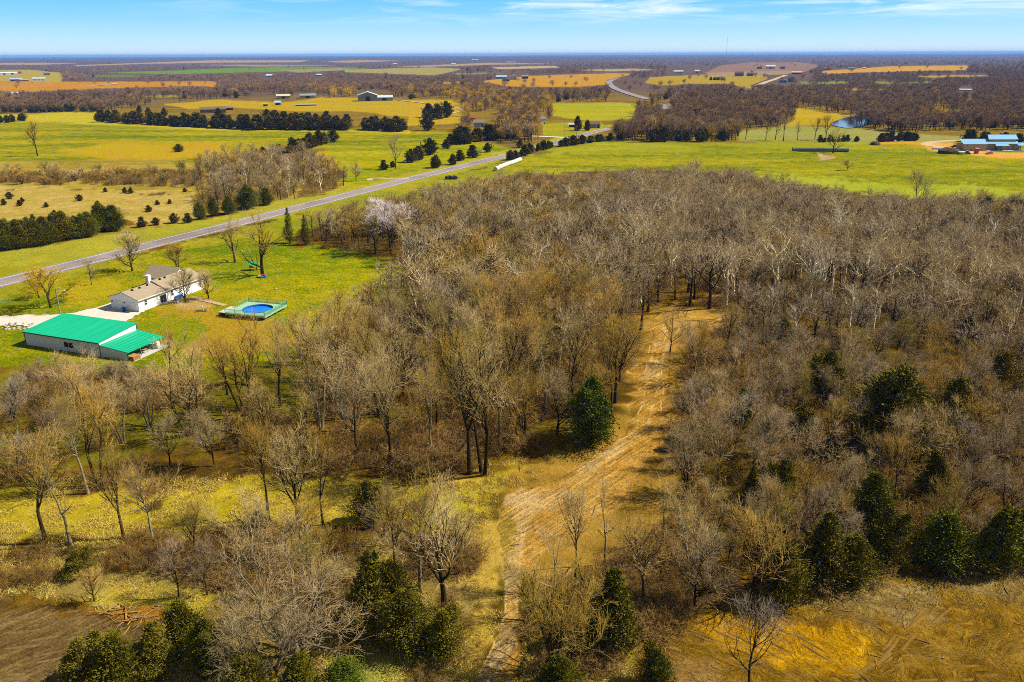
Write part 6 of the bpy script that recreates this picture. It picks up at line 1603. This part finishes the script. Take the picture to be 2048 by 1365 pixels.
def car(name, label, cat, x, y, z, rz, L, Wd, H, body, pickup=False):
    t = thing(name, label, cat, (x, y, z), rz); h = H
    prof = [(-.5, .28), (-.5, .58), (-.46, .66), (.2, .68), (.46, .6), (.5, .45), (.5, .28)]
    MB().prism([(a * L, b * h) for a, b in prof], -Wd / 2, Wd / 2).build('body', M[body], t, .08)
    cab = [(-.05, .66), (0, .98), (.16, 1.0), (.30, .66)] if pickup else [(-.42, .64), (-.34, .96), (.06, 1.0), (.28, .66)]
    m = MB(); a = [(q * L, r * h) for q, r in cab]
    m.prism(a, -Wd / 2 * .86, Wd / 2 * .86); cb = m.build('cabin', M[body], t, .05)
    s = [(cab[0][0] * L + .12, .70 * h), (cab[1][0] * L + .1, .92 * h), (cab[2][0] * L - .05, .94 * h), (cab[3][0] * L - .2, .70 * h)]
    for y0 in (-Wd / 2 * .86 - .015, Wd / 2 * .86 - .005): MB().prism(s, y0, y0 + .02).build('window', M['glass'], cb)
    if pickup: MB().box(-.47 * L, -.08 * L, -Wd / 2 * .88, -Wd / 2 * .8, .6 * h, .74 * h).box(-.47 * L, -.08 * L, Wd / 2 * .8, Wd / 2 * .88, .6 * h, .74 * h).box(-.49 * L, -.46 * L, -Wd / 2 * .88, Wd / 2 * .88, .6 * h, .74 * h).build('cargo_bed', M[body], t)
    for sx in (-.32, .32):
        for sy in (-1, 1):
            w = MB().tube((sx * L, sy * (Wd / 2 - .2), .34), (sx * L, sy * (Wd / 2 + .02), .34), .34, k=16).build('wheel', M['rubber'], t)
            MB().tube((sx * L, sy * (Wd / 2 + .0), .34), (sx * L, sy * (Wd / 2 + .035), .34), .18, k=12).build('hub', M['grey_metal'], w)
    for sy in (-.35, .35): MB().box(.49 * L, .505 * L, sy * Wd - .12, sy * Wd + .12, .46 * h, .56 * h).build('headlight', M['white_trim'], t)
    return t
car('sports_car', 'red low car parked in front of the blue roofed house', 'car', *at(1978, 309), math.radians(-160), 4.6, 1.9, 1.35, 'red')
car('pickup_truck', 'dark pickup truck behind the soil mound by the blue roofed house', 'pickup', *at(1911, 296), math.radians(175), 5.6, 2.0, 1.95, 'black', True)
x, y, z = at(1880, 299); t = thing('sheet_stack', 'blue grey stack of roofing sheets beside the soil mound', 'roofing sheets', (x, y, z), -.1)
MB().hexa([(-5, -2, 0), (5.5, -1, 0), (4.5, 2.2, 0), (-4, 1.8, 0), (-5, -2, .9), (5.5, -1, .5), (4.5, 2.2, .9), (-4, 1.8, 1.3)]).build('sheeting', M['sheet_blue'], t, .06); MB().box(-4.6, -4.3, -1.8, 1.8, -.1, .12).box(4, 4.3, -1, 1.8, -.1, .12).build('bearer', M['wood'], t)
x, y, z = at(1898, 307); rock('soil_mound', 'heap of dark dug soil left of the blue roofed house', x, y, 6.2, mat='soil_heap', flat_=.62, z=z - 1.5)
x, y, z = at(1752, 290); rock('brush_heap', 'brown heap of cut brush at the left end of the evergreen row', x, y, 3.4, mat='soil_heap', flat_=.6, z=z - .6)
x, y, z = at(1922, 309); t = thing('utility_trailer', 'low dark trailer with a white load left of the red bin', 'trailer', (x, y, z), .1)
MB().box(-2, 2, -1, 1, .5, .7).build('bed', M['black'], t); MB().box(-1.8, 1.6, -.9, .9, .7, 1.5).build('load', M['white_trim'], t)
for sy in (-1.1, 1.1): MB().tube((0, sy - .1, .35), (0, sy + .1, .35), .35, k=12).build('wheel', M['rubber'], t)
x, y, z = at(1934, 309); t = thing('skid_loader', 'small black skid loader between trailer and red bin', 'skid loader', (x, y, z), .2)
MB().box(-1.2, 1.1, -.7, .7, .4, 1.2).build('body', M['black'], t, .06); MB().box(-.7, .5, -.6, .6, 1.2, 2.1).build('cab', M['black'], t, .05); MB().box(-.8, .6, -.65, .65, 2.1, 2.2).build('roof', M['grey_metal'], t)
MB().hexa([(1.2, -.9, .05), (2.1, -.9, .05), (2.1, .9, .05), (1.2, .9, .05), (1.2, -.9, .8), (1.6, -.9, .8), (1.6, .9, .8), (1.2, .9, .8)]).build('bucket', M['rubber'], t)
for sx in (-.7, .6):
    for sy in (-.85, .85): MB().tube((sx, sy - .12, .4), (sx, sy + .12, .4), .4, k=14).build('wheel', M['rubber'], t)
x, y, z = at(1952, 308); t = thing('portable_toilet', 'red portable toilet with a white roof before the blue roofed house', 'portable toilet', (x, y, z), .1)
MB().box(-.9, .9, -.9, .9, 0, 3.0).build('cabin', M['red'], t, .04); MB().box(-.95, .95, -.95, .95, 3.0, 3.3).build('roof', M['white_trim'], t, .06); MB().box(-.6, .6, -.95, -.9, .1, 2.7).build('door', M['red'], t)
for px, py, lab in ((1770, 299, 'white salt block lying in the right green field'), (1790, 283.5, 'small white box in front of the evergreen row')):
    x, y, z = at(px, py); o = MB().box(-.8, .8, -.6, .6, 0, .7).build('salt_block', M['white_trim'], None, .05); o.location = (x, y, z); tag(o, lab, 'box')

# farms in the distance
pm = {}
def cmat(c):
    if c not in pm: pm[c] = plain('paint_%d' % len(pm), S(*c, k=1.7), .7, .06)
    return pm[c]
def far_house(px, py, wpx, hpx, wall, roof, label, rz=0.0, dep=.6, cat='house', name='farm_house', chimney=False, gable=False, wins=3):
    x, y, z = at(px, py); d = math.hypot(x, y); s = d / F; w = wpx * s; h = hpx * s; dp = max(w * dep, 4)
    t = thing(name, label, cat, (x, y, z), math.atan2(y, x) - math.pi / 2 + rz)
    eh = h * .62; he = .5
    if gable:
        MB().prism([(-w / 2, -2), (-w / 2, eh), (0, h - .15), (w / 2, eh), (w / 2, -2)], 0, dp).build('wall', cmat(wall), t)
        r = MB(); slab(r, (-w / 2 - he, dp + he, eh), (-w / 2 - he, -he, eh), (0, -he, h), (0, dp + he, h), .25); slab(r, (w / 2 + he, -he, eh), (w / 2 + he, dp + he, eh), (0, dp + he, h), (0, -he, h), .25)
    else:
        MB().prismx([(0, -2), (0, eh), (dp / 2, h - .15), (dp, eh), (dp, -2)], -w / 2, w / 2).build('wall', cmat(wall), t)
        r = MB(); slab(r, (-w / 2 - he, -he, eh), (w / 2 + he, -he, eh), (w / 2 + he, dp / 2, h), (-w / 2 - he, dp / 2, h), .25); slab(r, (w / 2 + he, dp + he, eh), (-w / 2 - he, dp + he, eh), (-w / 2 - he, dp / 2, h), (w / 2 + he, dp / 2, h), .25)
    ro = r.build('roof', cmat(roof), t)
    if chimney: MB().box(w * .2, w * .2 + 1, dp / 2 - .5, dp / 2 + .5, h - 1, h + 1.2).build('chimney', M['stone'], ro)
    if cat == 'house':
        for k in range(wins): window(t, -w / 2 + w * (k + .7) / (wins + .5), 0, eh * .55, max(w * .07, .9), eh * .38, 'y', -1, mull=False)
        MB().box(w * .3, w * .3 + 1.2, -.06, .02, 0, min(2.2, eh * .8)).build('door', M['dark'], t)
    else: MB().box(-w * .12, w * .12, -.08, .02, 0, eh * .8).build('door', M['dark'], t)
    return t
WH = (240, 240, 238); GR = (150, 150, 150)
t = far_house(736, 203, 36, 17, (160, 150, 150), (225, 240, 245), 'big pale metal building with a white gabled roof on the hill', gable=True, dep=.9, cat='barn', name='metal_building')
far_house(769, 202, 31, 10, (170, 160, 160), (225, 240, 245), 'long low white roofed wing right beside the big pale metal building', dep=.4, cat='barn', name='metal_building')
far_house(567, 198, 24, 8, (210, 190, 120), (225, 220, 190), 'cream farm building with a raised roof, left of the grey roofed one', cat='barn', name='farm_building')
far_house(616, 197, 28, 8, (190, 190, 150), (160, 170, 165), 'grey roofed farm building among the trees left of the hill barn', cat='barn', name='farm_building')
far_house(556, 211, 10, 8, (120, 110, 90), (200, 225, 240), 'little shed with a pale blue roof in the gold paddock', cat='shed', name='shed')
far_house(531, 213, 8, 6, (150, 40, 20), (200, 190, 30), 'little red shed with a yellow roof in the gold paddock', cat='shed', name='shed')
far_house(612, 212, 38, 3.5, (130, 100, 80), (190, 180, 160), 'long low feed shelter in the paddock behind the cedar hedge', cat='shed', name='feed_shelter', dep=.1)
far_house(427, 227, 44, 11, (130, 105, 70), (128, 112, 82), 'brown ranch house half hidden behind the left part of the cedar hedge')
far_house(455, 221, 20, 7, (130, 40, 20), (150, 130, 100), 'small red outbuilding right of the brown ranch house', cat='shed', name='shed')
far_house(224, 211, 6, 3, WH, WH, 'tiny white shed in the trees above the left pasture', cat='shed', name='shed')
far_house(1083, 249, 22, 15, (180, 170, 170), (120, 115, 120), 'grey roofed farmhouse half hidden by trees near the side road', rz=.7, chimney=True)
far_house(958, 255, 20, 14, (225, 220, 215), (150, 140, 130), 'white farmhouse hidden among the trees left of the highway')
far_house(942, 243, 16, 9, (180, 70, 30), (190, 90, 40), 'rusty red shed in the trees by the winding drive', cat='shed', name='shed')
far_house(1146, 255, 16, 8, (120, 80, 30), (215, 210, 200), 'small brown shed with a white roof near the highway', cat='shed', name='shed')
far_house(1187, 257, 26, 12, (150, 180, 205), (130, 85, 70), 'pale blue sided house with a brown roof beside the highway', rz=.25)
far_house(1003, 158, 20, 6, (190, 190, 190), (190, 225, 235), 'long farmhouse with a pale blue roof, left of the white gabled house')
far_house(1026, 160, 13, 10, WH, WH, 'white gabled house at the edge of the middle golden field', gable=True, wins=2)
far_house(1012, 163, 14, 5, (40, 44, 60), (60, 66, 90), 'dark blue shed below the white gabled house', cat='shed', name='shed')
far_house(1050, 158, 12, 7, (70, 45, 35), (190, 160, 80), 'brown barn with a tan roof right of the white gabled house', cat='barn', name='barn')
far_house(1357, 147, 17, 5, WH, (220, 232, 240), 'white long house above the far golden field', wins=2)
far_house(1394, 147, 9, 6, WH, WH, 'small white barn right of the long white house, far field', cat='barn', name='barn')
far_house(1478, 153, 16, 8, (140, 105, 80), (110, 80, 80), 'brick coloured house between dark evergreens in the far field')
far_house(1500, 152.5, 12, 6, (120, 90, 100), (90, 80, 90), 'purple grey house next to the brick coloured one')
far_house(1541, 138, 16, 6.5, WH, WH, 'bright white barn on the ploughed hill', cat='barn', name='barn')
far_house(1519, 138, 9, 3.5, (90, 25, 25), (80, 30, 30), 'dark red shed left of the bright white barn', cat='shed', name='shed')
far_house(1565, 138, 8, 4, (60, 70, 90), (70, 80, 100), 'slate blue shed right of the bright white barn', cat='shed', name='shed')
far_house(1593, 149, 17, 5, (100, 35, 30), (225, 205, 200), 'dark red barn with a whitish roof at the end of the gravel road', cat='barn', name='barn')
far_house(1566, 166, 14, 6, (170, 175, 190), (150, 160, 180), 'grey gabled house beside the gravel road', gable=True, wins=2)
far_house(1582, 165, 11, 9, (150, 140, 140), (70, 66, 74), 'taller grey farmhouse with a dark roof beside the gravel road', chimney=True)
far_house(1655, 140, 10, 4, (190, 60, 50), (205, 50, 50), 'red roofed house at the left end of the far golden ridge')
far_house(1703, 139.5, 12, 3.5, (120, 140, 160), (130, 150, 170), 'blue grey house above the far golden ridge')
far_house(1728, 138, 5, 3, WH, WH, 'tiny white house on the far golden ridge', wins=1)
far_house(1930, 182, 18, 3, WH, (235, 235, 235), 'long thin white building in the wood at the far right', cat='shed', name='long_shed')
far_house(33, 163, 17, 5, (40, 40, 50), (190, 205, 230), 'dark shed with a pale blue roof at the far left farm', cat='shed', name='shed')
far_house(49, 163, 12, 3, (150, 60, 50), (215, 160, 140), 'low shed with a pink roof at the far left farm', cat='shed', name='shed')
far_house(79, 163.5, 19, 7, (215, 215, 195), (200, 200, 205), 'white two part farmhouse at the far left farm', chimney=True)
far_house(9, 150, 14, 4, WH, WH, 'white shed cut by the left edge at the upper farm', cat='shed', name='shed')
far_house(25, 149.5, 14, 4, WH, (240, 240, 240), 'long white barn at the upper left farm', cat='barn', name='barn')
far_house(40, 147.5, 5, 4, (220, 70, 30), (220, 80, 40), 'small orange red shed at the upper left farm', cat='shed', name='shed')
far_house(94, 151, 9, 4, (110, 90, 110), (100, 90, 110), 'grey house beyond the upper left farm', wins=2)
far_house(28, 191, 16, 5, WH, (215, 205, 190), 'white cottage among the trees at the left edge', wins=2)
far_house(543, 155, 18, 5, (180, 180, 190), (235, 240, 245), 'white roofed house in the trees below the far green field', wins=2)
far_house(583, 153, 10, 4, (170, 160, 170), (235, 240, 245), 'small white roofed house, middle of three below the far green field', wins=2)
far_house(637, 153, 11, 4, (150, 160, 150), (215, 235, 235), 'small pale roofed house, rightmost of three below the far green field', wins=2)
for px, py, w, lab in ((907, 129.5, 8, 'far white barn on the skyline left of the centre'), (790, 129.5, 8, 'far pale roofed barn at the head of the beige field'), (1022, 126.5, 16, 'long white sheds near the skyline in the middle'), (950, 122, 12, 'white farmstead near the skyline above the beige strip')):
    far_house(px, py, w, 2.2, WH, (235, 240, 245), lab, cat='barn', name='barn')
x, y, z = at(1452, 116); t = thing('radio_mast', 'thin tall radio mast on the skyline right of the middle', 'mast', (x, y, z)); d = math.hypot(x, y); hh = 42 * d / F
MB().tube((0, 0, 0), (0, 0, hh), d / F * .22, d / F * .12, 4).build('mast_shaft', M['grey_metal'], t); MB().box(-2, 2, -2, 2, 0, 4).build('base', M['concrete'], t)
# cars and rubbish pieces round the far farms
x, y, z = at(820, 262)
t = thing('rail_fence', 'dark rail fence in front of the farmyard right of the cedar clump', 'fence', (x, y, z))
P = [Vector(at(812 + 12 * k, 259 + .5 * k)) - Vector((x, y, z)) for k in range(10)]
m = MB()
for a, b in zip(P, P[1:]):
    for zz in (.7, 1.3): m.tube(a + Vector((0, 0, zz)), b + Vector((0, 0, zz)), .09, k=4)
m.build('rail', M['soil_heap'], t)
for a in P: MB().tube(a - Vector((0, 0, .2)), a + Vector((0, 0, 1.6)), .14, k=6).build('post', M['soil_heap'], t)

# dead wood on the ground
def log(x, y, L, r, rz, mat, name, label, group=None, pitch=0.05):
    z = float(hgt(x, y)); n = 5; m = MB(); p = Vector((0, 0, r * .8)); d = Vector((math.cos(rz), math.sin(rz), pitch))
    for k in range(n):
        q = p + d * L / n; d = (d + Vector((random.uniform(-.22, .22), random.uniform(-.22, .22), random.uniform(-.05, .05)))).normalized()
        m.tube(p, q, r * (1 - k / n * .6), r * (1 - (k + 1) / n * .6), 7)
        if k in (2, 3): m.tube(q, q + Vector((random.uniform(-1, 1), random.uniform(-1, 1), .35)) * L * .16, r * .4, r * .15, 5)
        p = q
    o = m.build(name, M[mat]); o.location = (x, y, z); return tag(o, label, 'dead wood', group)
x, y = flat(438, 1188); log(x, y, 2.6, .16, 2.7, 'log', 'fallen_log', 'short pale yellow log on the grass by the leaning small tree')
x, y = flat(480, 1120); log(x, y, 6, .14, .3, 'log_grey', 'fallen_log', 'grey fallen trunk at the lower end of the grass strip')
x, y = flat(500, 1060); log(x, y, 5, .13, 2.2, 'log_grey', 'fallen_log', 'bleached fallen limb by the small dark cedar')
for k in range(34):
    x, y = flat(random.uniform(225, 345), random.uniform(1205, 1262)); log(x, y, random.uniform(.8, 3.0), random.uniform(.03, .09), random.uniform(0, 6.28), 'log' if k % 3 else 'log_grey', 'broken_branch', 'splintered branch in the debris at the edge of the left bare soil', 'splintered branches by the left bare soil', .12)
for k in range(18):
    x, y = flat(random.uniform(1680, 2040), random.uniform(1170, 1330)); log(x, y, random.uniform(.5, 1.8), random.uniform(.03, .07), random.uniform(0, 6.28), 'log' if k % 2 else 'log_grey', 'broken_branch', 'broken stick lying on the right bare soil', 'sticks on the right bare soil')
for k in range(26):
    x, y = flat(random.uniform(700, 1340), random.uniform(900, 1280)); log(x, y, random.uniform(.8, 3), random.uniform(.03, .08), random.uniform(0, 6.28), 'log_grey', 'dead_branch', 'dead grey branch lying on the ground near the dirt clearing', 'dead branches near the clearing')

# ------------------------------------------------------------------ the air
def haze():
    m = bpy.data.materials.new('haze'); m.use_nodes = True
    nt, nl = m.node_tree.nodes, m.node_tree.links
    nt.clear()
    pv = nt.new('ShaderNodeVolumePrincipled'); out = nt.new('ShaderNodeOutputMaterial')
    pv.inputs['Color'].default_value = (0.20, 0.45, 1.0, 1)
    pv.inputs['Density'].default_value = 5.0e-5
    pv.inputs['Anisotropy'].default_value = 0.0
    nl.new(pv.outputs[0], out.inputs['Volume'])
    b = MB().box(-45000, 45000, -300, 45000, -70, 95)
    o = b.build('haze', m); tag(o, 'thin blue haze over the far country', 'haze', kind='stuff')
haze()
